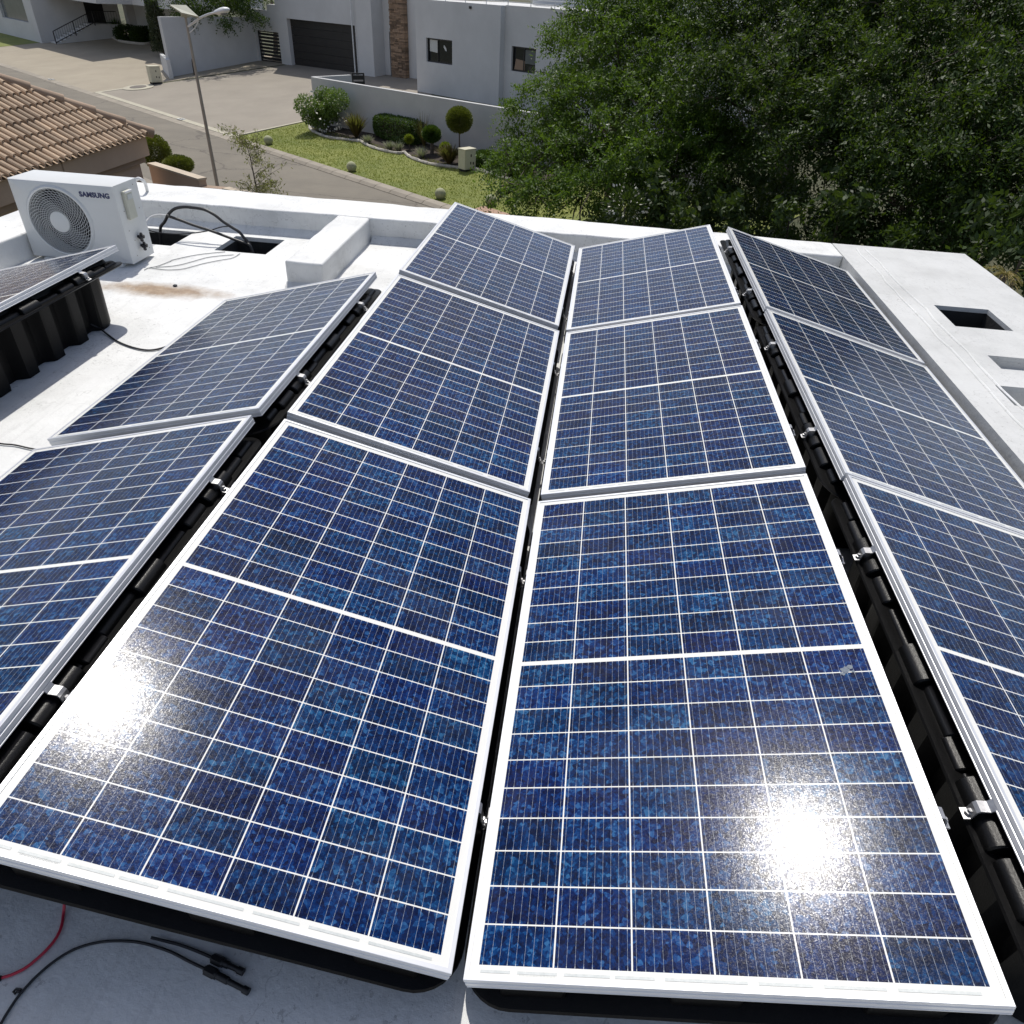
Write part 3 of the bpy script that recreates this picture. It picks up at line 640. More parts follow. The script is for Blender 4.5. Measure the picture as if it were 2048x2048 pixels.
ch = lambda p, y, i: (min(max(p[0], AX0 + i), AX1 - i), y, min(max(p[2], AZ0 + i), AZ1 - i))
mb.loft([[(p[0], AY0 + .13, p[2]) for p in inn], inn, [ch(p, AY0, e) for p in out], [ch(p, AY0 + .004, .004) for p in out], [ch(p, AY0 + e, 0) for p in out], [(p[0], AY1 - e, p[2]) for p in out], [ch(p, AY1, e) for p in out]], False, True)
body = shift(mb, ac).build("casing", 'acwhite', ac, 30)
shift(MB().poly([(FC[0] + FR * math.cos(a), AY0 + .129, FC[1] + FR * math.sin(a)) for a in angs]), ac).build("fan_cavity", 'dark', ac)
mb = MB()
for k in range(3):
    vs = []
    for i in range(7):
        a = k * 2.094 + i * .2; f = i / 6
        vs += [(FC[0] + .06 * math.cos(a), AY0 + .10 - .05 * f, FC[1] + .06 * math.sin(a)), (FC[0] + .215 * math.cos(a + .3), AY0 + .10 - .06 * f, FC[1] + .215 * math.sin(a + .3))]
    mb.add(vs, [(2 * i, 2 * i + 1, 2 * i + 3, 2 * i + 2) for i in range(6)])
shift(mb, ac).build("fan", 'blade', ac, True)
mb = MB()
circ = lambda rr_, y, n=64: [(FC[0] + rr_ * math.cos(2 * math.pi * k / n), y, FC[1] + rr_ * math.sin(2 * math.pi * k / n)) for k in range(n + 1)]
for i, rr_ in enumerate(np.linspace(.085, .228, 10)): mb.tube(circ(rr_, AY0 - .012 + .01 * (rr_ / .23) ** 3), .0016, 5)
for k in range(44):
    a0 = 2 * math.pi * k / 44
    mb.tube([(FC[0] + q * math.cos(a0 + (q - .07) * 5.2), AY0 - .013 + .012 * (q / .23) ** 3, FC[1] + q * math.sin(a0 + (q - .07) * 5.2)) for q in np.linspace(.07, .236, 8)], .0018, 5)
gr = shift(mb, ac).build("fan_grille", 'grille', ac, True)
shift(MB().loft([[(p[0], y, p[2]) for p in circ(r_, y)[:-1]] for r_, y in ((.001, AY0 - .018), (.06, AY0 - .018), (.075, AY0 - .012), (.075, AY0 - .004))], True), ac).build("grille_hub", 'acwhite', ac, True)
mb = MB(); n = 72
mb.loft([[(FC[0] + r_ * math.cos(2 * math.pi * k / n), y, FC[1] + r_ * math.sin(2 * math.pi * k / n)) for k in range(n)] for r_, y in ((.232, AY0 + .01), (.234, AY0 - .010), (.245, AY0 - .012), (.258, AY0 - .002), (.26, AY0 + .002))])
shift(mb, ac).build("grille_ring", 'acwhite', ac, True)
fc = bpy.data.curves.new("lettering", 'FONT'); fc.body = "SAMSUNG"; fc.size = .0475; fc.offset = .0019; fc.extrude = .0008; fc.space_character = 1.06
fo = bpy.data.objects.new("lettering_source", fc); C.objects.link(fo); bpy.context.view_layer.update()
me = bpy.data.meshes.new_from_object(fo.evaluated_get(bpy.context.evaluated_depsgraph_get())); bpy.data.objects.remove(fo)
lt = bpy.data.objects.new("lettering", me); C.objects.link(lt); me.materials.clear(); me.materials.append(M['navy']); lt.parent = ac
lt.location = Vector((-3.645, AY0 - .002, .300)) - ac.location; lt.rotation_euler = (R_(90), 0, 0)
wx = max(v.co.x for v in me.vertices); lt.scale = (.232 / wx, 1.0, 1)
# valve cover, valves, feet, screws on the right flank
mb = MB().box(AX1, AX1 + .030, 4.615, 4.715, .135, .335); vc = shift(mb, ac).build("valve_cover", 'accover', ac, bevel=.008)
shift(MB().box(AX1 + .0302, AX1 + .034, 4.64, 4.70, .275, .31), ac).build("sticker", 'label', vc).parent = vc
vc.children[0].matrix_parent_inverse.identity()
shift(MB().box(AX1 + .028, AX1 + .040, 4.62, 4.71, .322, .338), ac).build("cover_lip", 'white_pvc', ac, bevel=.004)
for zc, yc in ((-.005, 4.69), (-.075, 4.70)):
    mb = MB().tube([(AX1 - .002, yc, zc), (AX1 + .05, yc, zc)], .011, 8).tube([(AX1 + .03, yc - .03, zc), (AX1 + .03, yc + .03, zc)], .009, 8).tube([(AX1 + .03, yc, zc - .03), (AX1 + .03, yc, zc + .03)], .009, 8).tube([(AX1 + .02, yc + .015, zc + .015), (AX1 + .045, yc - .03, zc - .02)], .012, 8)
    shift(mb, ac).build("service_valve", 'cable', ac, True)
mb = MB()
for y, z in ((4.60, .06), (4.60, .20), (4.79, .35), (4.62, -.13), (4.80, -.12), (4.80, .18), (4.64, -.02)): mb.tube([(AX1 - .001, y, z), (AX1 + .002, y, z)], .004, 6)
shift(mb, ac).build("screw", 'steel', ac)
for x in (AX0 + .1, AX1 - .14):
    shift(MB().box(x, x + .06, AY0 - .02, AY1 + .02, ZR + .001, AZ0 + .001), ac).build("foot", 'acwhite', ac, bevel=.004)

# ------------------------------------------------------------------ pipes and cables on the roof
def cableobj(name, label, cat, pts, r, mat, n=8, sm=8, group=None):
    o = MB().tube(spline(pts, sm), r, n).build(name, mat, None, True); return tag(o, label, cat, group)
def cp(x, y, Y): return aty(260 + x * .2588, 340 + y * .2588, Y)
def cr(x, y, dz=.008): return atz(260 + x * .2588, 340 + y * .2588, ZR + dz)
arc = [cp(215, 480, 5.40) + [0, 0, -.12]] + [cp(x, y, Y) for x, y, Y in ((235, 452, 5.40), (268, 400, 5.38), (300, 340, 5.36), (345, 300, 5.35), (410, 286, 5.34), (480, 290, 5.33), (570, 305, 5.32), (650, 345, 5.31), (720, 400, 5.3), (790, 445, 5.3), (845, 480, 5.3), (878, 520, 5.3))] + [cp(930, 590, 5.30), cp(950, 640, 5.3) + [0, 0, -.15]]
cableobj("insulated_pipe", "thick black insulated pipe arching high between the two square roof openings", "pipe", arc, .0125, 'cable', 10)
lowp = [cp(282, 352, 5.34), cp(300, 357, 5.34), cp(400, 392, 5.33), cp(500, 430, 5.32), cp(620, 468, 5.31), cp(720, 505, 5.3), cp(800, 535, 5.3), cp(870, 560, 5.3), cp(930, 590, 5.28), cp(965, 640, 5.26) + [0, 0, -.1]]
cableobj("insulated_pipe", "black insulated pipe sloping straight down into the right square opening", "pipe", lowp, .0115, 'cable', 10)
cableobj("cable", "thin black cable sagging over the left square roof opening", "cable", [cp(20, 375, 4.75), cp(60, 410, 4.9), cp(140, 462, 5.1), cp(240, 487, 5.25), cp(370, 495, 5.3), cp(500, 486, 5.32), cp(620, 466, 5.32), cp(700, 442, 5.32), cp(765, 434, 5.31)], .005, 'cable')
cableobj("conduit", "thin white plastic tube curving up from behind the air conditioner", "tube", [cp(110, 445, 5.2), cp(125, 400, 5.25), cp(160, 362, 5.3), (cp(220, 346, 5.33)), cp(285, 350, 5.34)], .0065, 'white_pvc')
cableobj("conduit", "white pipe bow looping over the parapet behind the air conditioner", "tube", [aty(268, 376, 5.9) + [0, 0, -.1], aty(268, 374, 5.9), aty(270, 362, 5.9), aty(277, 357, 5.9), aty(284, 360, 5.9), aty(290, 366, 5.95), aty(292, 371, 6.0) + [0, 0, -.05]], .014, 'white_pvc')
for lab, pts in (("thin grey wire on the roof nearest the square opening", ((735, 632), (600, 645), (480, 662), (330, 695), (310, 705), (215, 742), (150, 755))), ("thin grey wire running mid way across the roof below the opening", ((800, 655), (680, 665), (580, 680), (430, 722), (330, 742), (200, 752))), ("lowest thin grey wire bowing across the roof to the air conditioner", ((850, 645), (790, 680), (680, 700), (560, 725), (420, 762), (320, 772), (240, 768), (150, 757), (110, 772)))):
    cableobj("wire", lab, "wire", [cr(x, y, .006) for x, y in pts], .0028, 'grey_wire', 6, group="thin wires on the roof by the air conditioner")
def dr(x, y, dz=.008): return atz(x * .2588, 420 + y * .2588, ZR + dz)
cableobj("cable", "thin black cable on the roof from the ribbed tub to the left panels", "cable", [dr(700, 880, .05), dr(770, 915, .02)] + [dr(x, y) for x, y in ((830, 960), (900, 1010), (990, 1050), (1080, 1075), (1160, 1083), (1240, 1070), (1330, 1040), (1400, 1010))], .0055, 'cable')
cableobj("cable", "short black cable at the left edge running under the left hand panels", "cable", [atz(-30, 880, ZR + .008), atz(0, 887, ZR + .008), atz(30, 890, ZR + .008), atz(62, 897, ZR + .008), atz(110, 905, ZR + .008)], .004, 'cable')
def br(x, y, dz=.006): return atz(x * .2692, 1700 + y * .2692, ZR + dz)
cableobj("red_cable", "red solar cable curving out from under the front left panel", "cable", [br(478, 400, .02), br(472, 470), br(458, 560), br(425, 640), br(370, 715), br(290, 795), br(190, 875), br(90, 925), br(15, 948)], .0036, 'red')
pl = thing("cable_plug", "red cable's black plug at the left edge of the roof", "plug", br(0, 955))
MB().tube([(0.003, 0, 0.002), (-.05, -.012, .002)], [.006, .007], 10).build("plug_body", 'cable', pl, True)
cableobj("cable", "black solar cable making a wide arc on the shaded roof", "cable", [br(-60, 1400), br(0, 1300), br(60, 1200), br(150, 1070), br(280, 930), br(420, 815), br(560, 735), br(720, 688), br(880, 675), br(1050, 690), br(1250, 750), br(1400, 825), br(1525, 885)], .0034, 'cable')
cableobj("cable", "black solar cable emerging from under the front left panel to a connector", "cable", [br(1120, 650, .02), br(1240, 680), br(1350, 710), br(1470, 755), br(1575, 800)], .0036, 'cable')
def connector(a, b, label):
    A, B = Vector(br(*a, .009)), Vector(br(*b, .009)); d = B - A; t = thing("cable_connector", label, "connector", A, (0, 0, math.atan2(d.y, d.x)), "black cable connectors on the shaded roof"); l = d.length
    MB().tube([(0, 0, 0), (.012, 0, 0), (.013, 0, 0), (.035, 0, 0), (.036, 0, 0), (l * .55, 0, 0), (l * .56, 0, 0), (l, 0, 0)], [.007, .0095, .0105, .0105, .0085, .0085, .0065, .006], 10).build("housing", 'cable', t, True)
    MB().tube([(.004, 0, 0), (.03, 0, 0)], .0118, 6).build("gland_nut", 'cable', t)
    MB().tube([(l - .012, 0, 0), (l + .003, 0, 0)], .0085, 10).build("collar", 'cable', t, True)
connector((1520, 882), (1840, 1050), "nearer black cable connector pointing to the lower right"); connector((1572, 798), (1800, 905), "farther black cable connector beside the tub")
tag(MB().tube([br(95, 1060), br(118, 1032), br(155, 1038)], .003, 6).tube([br(105, 1072), br(128, 1050), br(150, 1055)], .003, 6).build("cable_clip", 'cable'), "small black cable clip left of the arcing cable", "clip")
cableobj("cable", "black cable hanging diagonally between panel frame and tub on the right", "cable", [aty(1860, 1335, 1.13), aty(1848, 1365, 1.08), aty(1835, 1395, 1.04), aty(1820, 1420, 1.0)], .005, 'cable')

# ------------------------------------------------------------------ tiled neighbour house (left)
nb = thing("tiled_house", "tan house with a clay barrel tile hip roof left of the white roof", "house", (-12.05, 19.67, -5))
EX, EY, EZ, PT = -12.05, 19.67, -2.0, .61
def S(mb): return shift(mb, nb)
mb = MB(); tw, tlh = .232, .34; q = random.Random(2)
for c in range(22):
    xs = EX - c * tlh; y = EY - .12
    k = 0
    while y > 3:
        yc = y - tw / 2; xl, xh = xs + .05, xs - tlh - .03
        hipx = EX - (EY - yc)      # tile allowed while x > hipx
        if xs - .02 > hipx:
            xh2 = max(xh, hipx)
            jz = q.uniform(-.006, .006); prof = []
            for i in range(7):
                a = math.pi * i / 6; prof.append((math.cos(a) * tw * .36, math.sin(a) * tw * .36))
            loops = []
            for xx, lift, sc_ in ((xl, .055, 1.0), (xh2, .012, .86)):
                zb = EZ + (EX - xx) * PT + lift + jz
                loops.append([(xx, yc + a * sc_, zb + b * sc_) for a, b in prof])
            lo2 = [[(p[0], (p[1] - yc) * .84 + yc, p[2] - .014) for p in l] for l in loops]
            mb.loft([lo2[0], loops[0], loops[1]], closed=False)
            # pan between the barrels
            zb = lambda xx, l: EZ + (EX - xx) * PT + l
            mb.add([(xl, yc - tw * .8, zb(xl, .03)), (xl, yc - tw * .2, zb(xl, .03)), (xh2, yc - tw * .2, zb(xh2, -.0)), (xh2, yc - tw * .8, zb(xh2, -.0))], [(0, 1, 2, 3)])
        y -= tw; k += 1
S(mb).build("roof_tiles", 'tile', nb)
mb = MB(); n_h = 18
for i in range(n_h):
    t0, t1 = i * .46 - .05, i * .46 + .50
    A = Vector((EX - t0, EY - t0, EZ + t0 * PT + .06)); B = Vector((EX - t1, EY - t1, EZ + t1 * PT + .02))
    mb.tube([A, B], [.135, .115], 12)
S(mb).build("hip_ridge", 'ridge', nb, 40)
mb = MB(); t9 = 9
mb.add([(EX - .03, EY - .03, EZ - .01), (EX - t9, EY - t9, EZ + t9 * PT - .02), (EX - 30, EY - t9, EZ + t9 * PT - .02), (EX - 30, EY, EZ - .01)], [(0, 1, 2, 3)])
mb.add([(EX - .03, EY - .03, EZ - .02), (EX - t9, EY - t9, EZ + t9 * PT - .02), (EX - t9, -2, EZ + t9 * PT - .02), (EX - .03, -2, EZ - .02)], [(3, 2, 1, 0)])
S(mb).build("roof_deck", 'tan_dark', nb)
mb = MB(); S(mb.prism([(EX - .1, -2), (EX - .1, EY - .1), (EX - 20, EY - .1), (EX - 20, -2)], EZ - .5, EZ - .02)).build("fascia", 'tan', nb)
mb = MB(); S(mb.prism([(EX - .2, -2), (EX - .2, EY - .2), (EX - 20, EY - .2), (EX - 20, -2)], EZ - .66, EZ - .501)).build("moulding", 'tan_dark', nb)
mb = MB(); S(mb.prism([(EX - .32, -2), (EX - .32, EY - .32), (EX - 20, EY - .32), (EX - 20, -2)], -5.1, EZ - .661)).build("wall", 'tan', nb)
yj = aty(232, 300, 16.9)[1]
S(MB().box(EX - .1, EX - .085, 15.9, 15.93, EZ - .5, EZ - .04)).build("expansion_joint", 'tan_dark', nb)

def seg_wall(name, label, A, B, zt, zb, th, mat, cop=None, cat="wall"):
    A, B = np.array(A[:2]), np.array(B[:2]); e = (B - A) / np.linalg.norm(B - A); nn = np.array([-e[1], e[0]])
    if nn @ (LOC[:2] - A) > 0: nn = -nn
    t = thing(name, label, cat, (*A, zb)); o = np.array([*A, zb])
    MB().prism([(p - A) for p in (A, B, B + nn * th, A + nn * th)], 0, zt - zb - (.05 if cop else 0)).build("wall_body", mat, t)
    if cop: MB().prism([(p - A) for p in (A - nn * .02 - e * .02, B - nn * .02 + e * .02, B + nn * (th + .02) + e * .02, A + nn * (th + .02) - e * .02)], zt - zb - .049, zt - zb).build("coping", cop, t)
    return t
a, b = atz(296, 326, -2.8), atz(396, 357, -2.8)
seg_wall("boundary_wall", "tan boundary wall with sunlight toned coping running from the tiled house to the road", a, b, -2.8, -5.1, .22, 'tan', 'coping')
c2 = atz(446, 374, -2.95); c1 = np.array(b) + (np.array(b) - np.array(a)) * .02
seg_wall("boundary_wall", "low dark brown wall end beside the street lamp foot", c1, c2, -3.0, -5.1, .22, 'tan_dark', 'tan_dark')
seg_wall("boundary_wall", "low sandy wall behind the white roof parapet, below the sapling", c2, atz(560, 398, -2.95), -2.98, -5.1, .2, 'tan', 'coping')

# ------------------------------------------------------------------ plants helpers
def shrub(name, label, c, rad, n, mat, size, asp, seed, stem_to=None, stem_r=.03, shell=.5, jit=.6, group=None, extra=None, lob=0):
    """rounded or clipped plant: core of leaves; c is the crown centre"""
    gb = np.array([c[0], c[1], stem_to if stem_to is not None else c[2] - rad[2]])
    t = thing(name, label, "tree" if 'topiary' in name or 'tree' in name else "shrub", gb, group=group)
    cc = np.array(c) - gb; P, A = ball_leaves(cc, rad, n, seed, shell)
    if not lob: X_ = ball_leaves(cc, np.array(rad) * .8, n // 2, seed + 5, .2); P = np.concatenate([P, X_[0]]); A = np.concatenate([A, X_[1]])
    if lob:
        r = np.random.RandomState(seed + 1); cs = [(cc + r.normal(0, .42, 3) * np.array(rad), np.array(rad) * r.uniform(.35, .6)) for _ in range(lob)]
        X = [ball_leaves(q_, w_, n // lob, seed + 2 + i, .3) for i, (q_, w_) in enumerate(cs)]; P = np.concatenate([x[0] for x in X]); A = np.concatenate([x[1] for x in X])
    leaves("crown", mat, t, P, A, size, asp, seed, jit)
    if stem_to is not None: MB().tube([(0, 0, 0), (.01, .0, cc[2] * .5), (cc[0], cc[1], max(cc[2] - rad[2] * .75, .1))], [stem_r, stem_r * .9, stem_r * .7], 8).build("trunk", 'bark', t, True)
    if extra: tag(leaves("flowers", 'flower', t, *ball_leaves(cc + [0, 0, .05], np.array(rad) * 1.08, extra + 60, seed + 9, .9), .13, .8, seed + 9, .8), kind='stuff')
    return t
def blades(name, label, base, h, spread, n, mat, wd, seed, cat="plant", nseg=4, droop=.5, group=None):
    t = thing(name, label, cat, base, group=group); mb = MB(); q = random.Random(seed)
    for _ in range(n):
        a = q.uniform(0, 6.283); l = h * q.uniform(.7, 1.1); sp = spread * q.uniform(.25, 1); pts = []
        for k in range(nseg + 1):
            f = k / nseg; pts.append(Vector((math.cos(a) * sp * f ** 1.1, math.sin(a) * sp * f ** 1.1, l * (f - droop * f * f * sp / max(spread, .01) * .6))))
        sd = Vector((-math.sin(a), math.cos(a), 0)); vs = []
        for k, p in enumerate(pts): w_ = wd * (1 - (k / nseg) ** 2) + .002; vs += [p - sd * w_ / 2, p + sd * w_ / 2]
        mb.add(vs, [(2 * k, 2 * k + 1, 2 * k + 3, 2 * k + 2) for k in range(nseg)])
    mb.build("foliage", mat, t); return t
# two clipped bushes and the sapling over the boundary wall
p = aty(312, 305, 22.5); shrub("topiary_bush", "dark clipped ball bush half hidden by the tiled roof corner", (p[0], p[1], p[2]), (.46, .46, .52), 5200, 'olive', .055, .55, 21, -5, .05, .6)
p = aty(357, 329, 22.0); shrub("topiary_bush", "olive clipped dome bush just above the tan boundary wall", (p[0], p[1], p[2]), (.47, .47, .27), 5200, 'olive', .05, .55, 22, -5, .05, .6)
p = aty(505, 330, 19.0)
t = thing("sapling", "sparse yellowish young tree rising behind the white parapet", "tree", (p[0], p[1], -5)); q = random.Random(8)
mb = MB(); tips = []; hz = p[2] + 5
mb.tube([(0, 0, 0), (.03, 0, 1.2), (0, .02, hz - .6), (-.03, 0, hz + .2), (-.12, 0, hz + .75)], [.035, .03, .022, .012, .004], 7)
for k in range(46):
    z0 = hz - .95 + 1.55 * q.random(); a = q.uniform(0, 6.283); l = q.uniform(.35, .95) * (1.15 - .45 * (z0 - hz + .9) / 1.5); up = q.uniform(.1, .7)
    e_ = Vector((math.cos(a) * l, math.sin(a) * l, up * l)); b_ = Vector((0, 0, z0)); mb.tube([b_, b_ + e_ * .5 + Vector((0, 0, .03)), b_ + e_], [.008, .005, .002], 5)
    for j in range(38): f = q.uniform(.3, 1.08); tips.append(b_ + e_ * f + Vector((q.gauss(0, .05), q.gauss(0, .05), q.gauss(0, .05))))
mb.build("trunk", 'bark', t, True); leaves("crown", 'sapling', t, [tuple(v) for v in tips], np.tile([0, 0, -.4], (len(tips), 1)), .085, .32, 4, .7)

# ------------------------------------------------------------------ street lamp with solar head
B0 = gp(441, 405); sp_ = thing("street_lamp", "tall solar street lamp with curved arm leaning over the road", "street lamp", B0)
def at_pole(x, y, dy=0.): return aty(x, y, B0[1] + dy) - B0
top = at_pole(366, 22)[2]; TOPV = np.array([0, 0, top])
MB().tube([(0, 0, 0), (0, 0, .25), (0, 0, .26), (0, 0, top * .5), (0, 0, top)], [.085, .085, .062, .052, .036], 12).build("pole", 'steel', sp_, True)
ax = at_pole(381, 54); h1 = at_pole(431, 25)
d0 = at_pole(366, 22)[0]
arm = [np.array([ax[0] - d0 * 0, 0, ax[2]]), at_pole(388, 45), at_pole(400, 36), at_pole(416, 29), h1]; arm[0][0] = 0
MB().tube(spline([tuple(v) for v in arm], 5), .032, 8).build("arm", 'lamp', sp_, True)
MB().tube(spline([(0, 0, at_pole(384, 68)[2]), tuple(at_pole(390, 55)), tuple(at_pole(397, 42))], 4), .014, 6).build("brace", 'lamp', sp_, True)
lh = h1; u_ = Vector((1, 0, .22)).normalized(); v_ = Vector((0, 1, 0)); w_ = u_.cross(v_)
prof = [(-.16, .03), (-.10, .045), (-.02, .075), (.05, .125), (.18, .165), (.32, .165), (.42, .12), (.48, .04)]
loops = [[Vector(lh) + u_ * a + v_ * (r_ * math.cos(k * .5236)) + w_ * (r_ * .55 * math.sin(k * .5236)) for k in range(12)] for a, r_ in prof]
MB().loft(loops, True, True).build("lamp_head", 'lamp', sp_, True)
MB().lathe(tuple(Vector(lh) + u_ * .25 - w_ * .07), [(.0, -.05), (.09, -.045), (.13, 0), (.09, .02), (0, .02)], 12).build("lens", 'grey_pane', sp_, True)
cpv = at_pole(366, 19); qv = [at_pole(339, 9, .30), at_pole(372, 10, .30), at_pole(397, 33, -.30), at_pole(363, 25, -.30)]
nrm = Vector(qv[1] - qv[0]).cross(Vector(qv[3] - qv[0])).normalized(); nrm = nrm if nrm.z > 0 else -nrm
MB().add([Vector(p_) for p_ in qv] + [Vector(p_) - nrm * .05 for p_ in qv], [(0, 1, 2, 3), (7, 6, 5, 4), (0, 4, 5, 1), (1, 5, 6, 2), (2, 6, 7, 3), (3, 7, 4, 0)]).build("solar_module", 'pvback', sp_)
MB().box(-.10, .10, -.10, .1, top - .16, top - .05).build("battery_box", 'pvback', sp_, bevel=.01)

# ------------------------------------------------------------------ white house across the road
GL, GR = gp(585, 131), gp(710, 148); e3 = np.array([*(GR - GL)[:2], 0]); e3 /= np.linalg.norm(e3); n3 = np.array([e3[1], -e3[0], 0.])
wh = thing("white_house", "large white double storey house with dark garage door across the road", "house", (GL[0], GL[1], -3.7))
OR = np.array([GL[0], GL[1], 0.]); UZ = np.array([0, 0, 1.])
def H(s, n, z): return OR + e3 * s + n3 * n + UZ * z
def hbox(mb, s0, s1, n0, n1, z0, z1): return mb.box(s0, s1, n0, n1, z0, z1, lambda p: H(*p))
def SW(mb): return shift(mb, wh)
ZB = -5.2
mb = MB()
mb.holes(OR, e3, UZ, n3, -1.21, 7.40, ZB, 3.5, [(-.05, 7.12, ZB + .001, -.86)], .45)
hbox(mb, -2.2, -1.21, -.45, 0, -1.77, -.13); hbox(mb, -5.4, -2.2, -.45, 0, -1.77, -.5); hbox(mb, -5.4, -3.95, -.451, -.001, ZB, -1.77)
hbox(mb, 7.12, 12.9, -9, -.9, 0.9, 3.5); hbox(mb, -5.4, -1.22, -3.2, -3.0, ZB, -.6); hbox(mb, -5.4, -1.22, -3.0, -.46, -1.7, -1.55)  # last two boxes: back wall and roof added to shade the gate's gaps
SW(mb).build("wall", 'plaster', wh)
gd = MB(); hh_ = (-.86 + 3.72) / 6
for k in range(6): hbox(gd, -.05, 7.12, -.36, -.30 + .004 * (k % 2), -3.72 + k * hh_, -3.72 + (k + 1) * hh_ - .012)
SW(gd).build("garage_door", 'garage', wh)
SW(hbox(MB(), -.1, 7.2, -.5, -.47, ZB, -.5)).build("garage_back", 'dark', wh)
SW(hbox(MB(), 7.401, 8.92, -.9, .12, ZB, 3.4)).build("pier", 'plaster', wh)
SW(hbox(MB(), 7.36, 7.40, -.02, .135, ZB, 3.2)).build("pier_trim", 'plaster', wh)
mb = MB(); mb.holes(H(0, -.9, 0), e3, UZ, n3, 8.92, 13.0, ZB, 3.4, [(9.40, 9.84, -3.56, -1.05), (11.96, 13.0, -3.6, -1.08)], .2, False); SW(mb).build("wall", 'plaster', wh)
sw = SW(hbox(MB(), 9.40, 9.84, -1.09, -1.05, -3.56, -1.05)).build("side_window", 'dark', wh)
mb = MB(); q = random.Random(12); z = ZB
while z < 3.3:
    hgt_ = q.uniform(.045, .11); s0 = 9.86
    while s0 < 11.2:
        l_ = min(q.uniform(.2, .7), 11.2 - s0); 
        if l_ > .05: hbox(mb, s0, s0 + l_ - .008, -.88, -.55 + q.uniform(-.03, .03), z, z + hgt_ - .006)
        s0 += l_
    z += hgt_
SW(mb).build("stone_pillar", 'stone', wh)
dr_ = SW(hbox(MB(), 11.96, 13.0, -1.09, -1.05, -3.6, -1.08)).build("entrance_door", 'glass', wh)
SW(hbox(hbox(hbox(MB(), 11.96, 12.04, -1.05, -.99, -3.6, -1.08), 12.04, 13., -1.05, -.99, -2.42, -2.34), 12.04, 13., -1.05, -.99, -1.16, -1.08)).build("door_frame", 'black', dr_)
SW(MB().lathe(H(12.5, -1.0, -1.75), [(0, -.16), (.12, -.11), (.16, 0), (.12, .11), (0, .16)], 14, 1, .3)).build("door_light", 'grey_pane', dr_)
# tower block with windows
TLp, TRp = gp(835, 183), gp(998, 212); te = np.array([*(TRp - TLp)[:2], 0]); te /= np.linalg.norm(te); tn = np.array([te[1], -te[0], 0.]); TO = np.array([TLp[0], TLp[1], 0.])
def T(s, n, z): return TO + te * s + tn * n + UZ * z
def tbox(mb, s0, s1, n0, n1, z0, z1): return mb.box(s0, s1, n0, n1, z0, z1, lambda p: T(*p))
mb = MB(); mb.holes(TO, te, UZ, tn, 0, 6.9, ZB, .88, [(.90, 3.13, -2.11, -.92)], .25, False)
mb.holes(T(0, -.35, 0), te, UZ, tn, 6.9, 22, ZB, .90, [(7.44, 9.2, -2.0, -.86)], .25, False)
tbox(mb, 6.66, 6.9, -.6, -.001, ZB, .879)
mb.poly([T(0, 0, .88), T(6.9, 0, .88), T(6.9, -8, .88), T(0, -8, .88)]); mb.poly([T(6.9, -.35, .9), T(22, -.35, .9), T(22, -8, .9), T(6.9, -8, .9)])
mb.poly([T(0, 0, ZB), T(0, 0, .88), T(0, -8, .88), T(0, -8, ZB)])
SW(mb).build("tower_wall", 'plaster', wh)
SW(tbox(MB(), 4, 22, -6, -5.7, .9, 4)).build("upper_wall", 'plaster', wh)
def window(s0, s1, n, z0, z1, mull, paper):
    mb = MB(); n0, n1 = n - .2, n - .12; f = .07
    tbox(mb, s0, s1, n0, n1, z0, z0 + f); tbox(mb, s0, s1, n0, n1, z1 - f, z1); tbox(mb, s0, s0 + f, n0, n1, z0 + f, z1 - f); tbox(mb, s1 - f, s1, n0, n1, z0 + f, z1 - f)
    for m_ in mull: tbox(mb, m_ - .03, m_ + .03, n0 + .005, n1 - .005, z0 + f, z1 - f)
    wd_ = SW(mb).build("window", 'black', wh)
    SW(MB().poly([T(s0, n - .17, z0), T(s1, n - .17, z0), T(s1, n - .17, z1), T(s0, n - .17, z1)])).build("pane", 'glass', wd_)
    SW(MB().poly([T(s0, n - .6, z0), T(s1, n - .6, z0), T(s1, n - .6, z1), T(s0, n - .6, z1)])).build("dark_room", 'dark', wd_)
    for nm, mt, pp in paper: SW(MB().poly([T(s0 + a * (s1 - s0), n - .155, z0 + b * (z1 - z0)) for a, b in pp])).build(nm, mt, wd_)
window(.90, 3.13, 0, -2.11, -.92, [1.78], [("paper_sheet", 'paper', [(.07, .45), (.37, .41), (.37, .93), (.07, .93)]), ("paper_note", 'paper', [(.62, .78), (.70, .66), (.72, .52), (.66, .55), (.60, .68)])])
window(7.44, 9.2, -.35, -2.0, -.86, [8.25], [("curtain", 'tan_dark', [(.06, .07), (.5, .07), (.5, .45), (.12, .5)]), ("curtain", 'grey_pane', [(.5, .35), (.94, .35), (.94, .9), (.5, .9)])])
mb = MB()
for z in (1.05, 1.2): mb.tube([T(2.5, -.1, z), T(22, -.1, z)], .022, 6)
for s in np.arange(2.5, 22, 1.6): mb.tube([T(s, -.1, .86), T(s, -.1, 1.25)], .022, 6)
SW(mb).build("balcony_railing", 'lamp', wh)
SW(tbox(MB(), 4.55, 4.68, .0, .08, .62, .74)).build("wall_light", 'black', wh)
SW(tbox(MB(), 10.7, 10.8, -.35, -.28, .55, .78)).build("wall_light", 'grey_pane', wh)
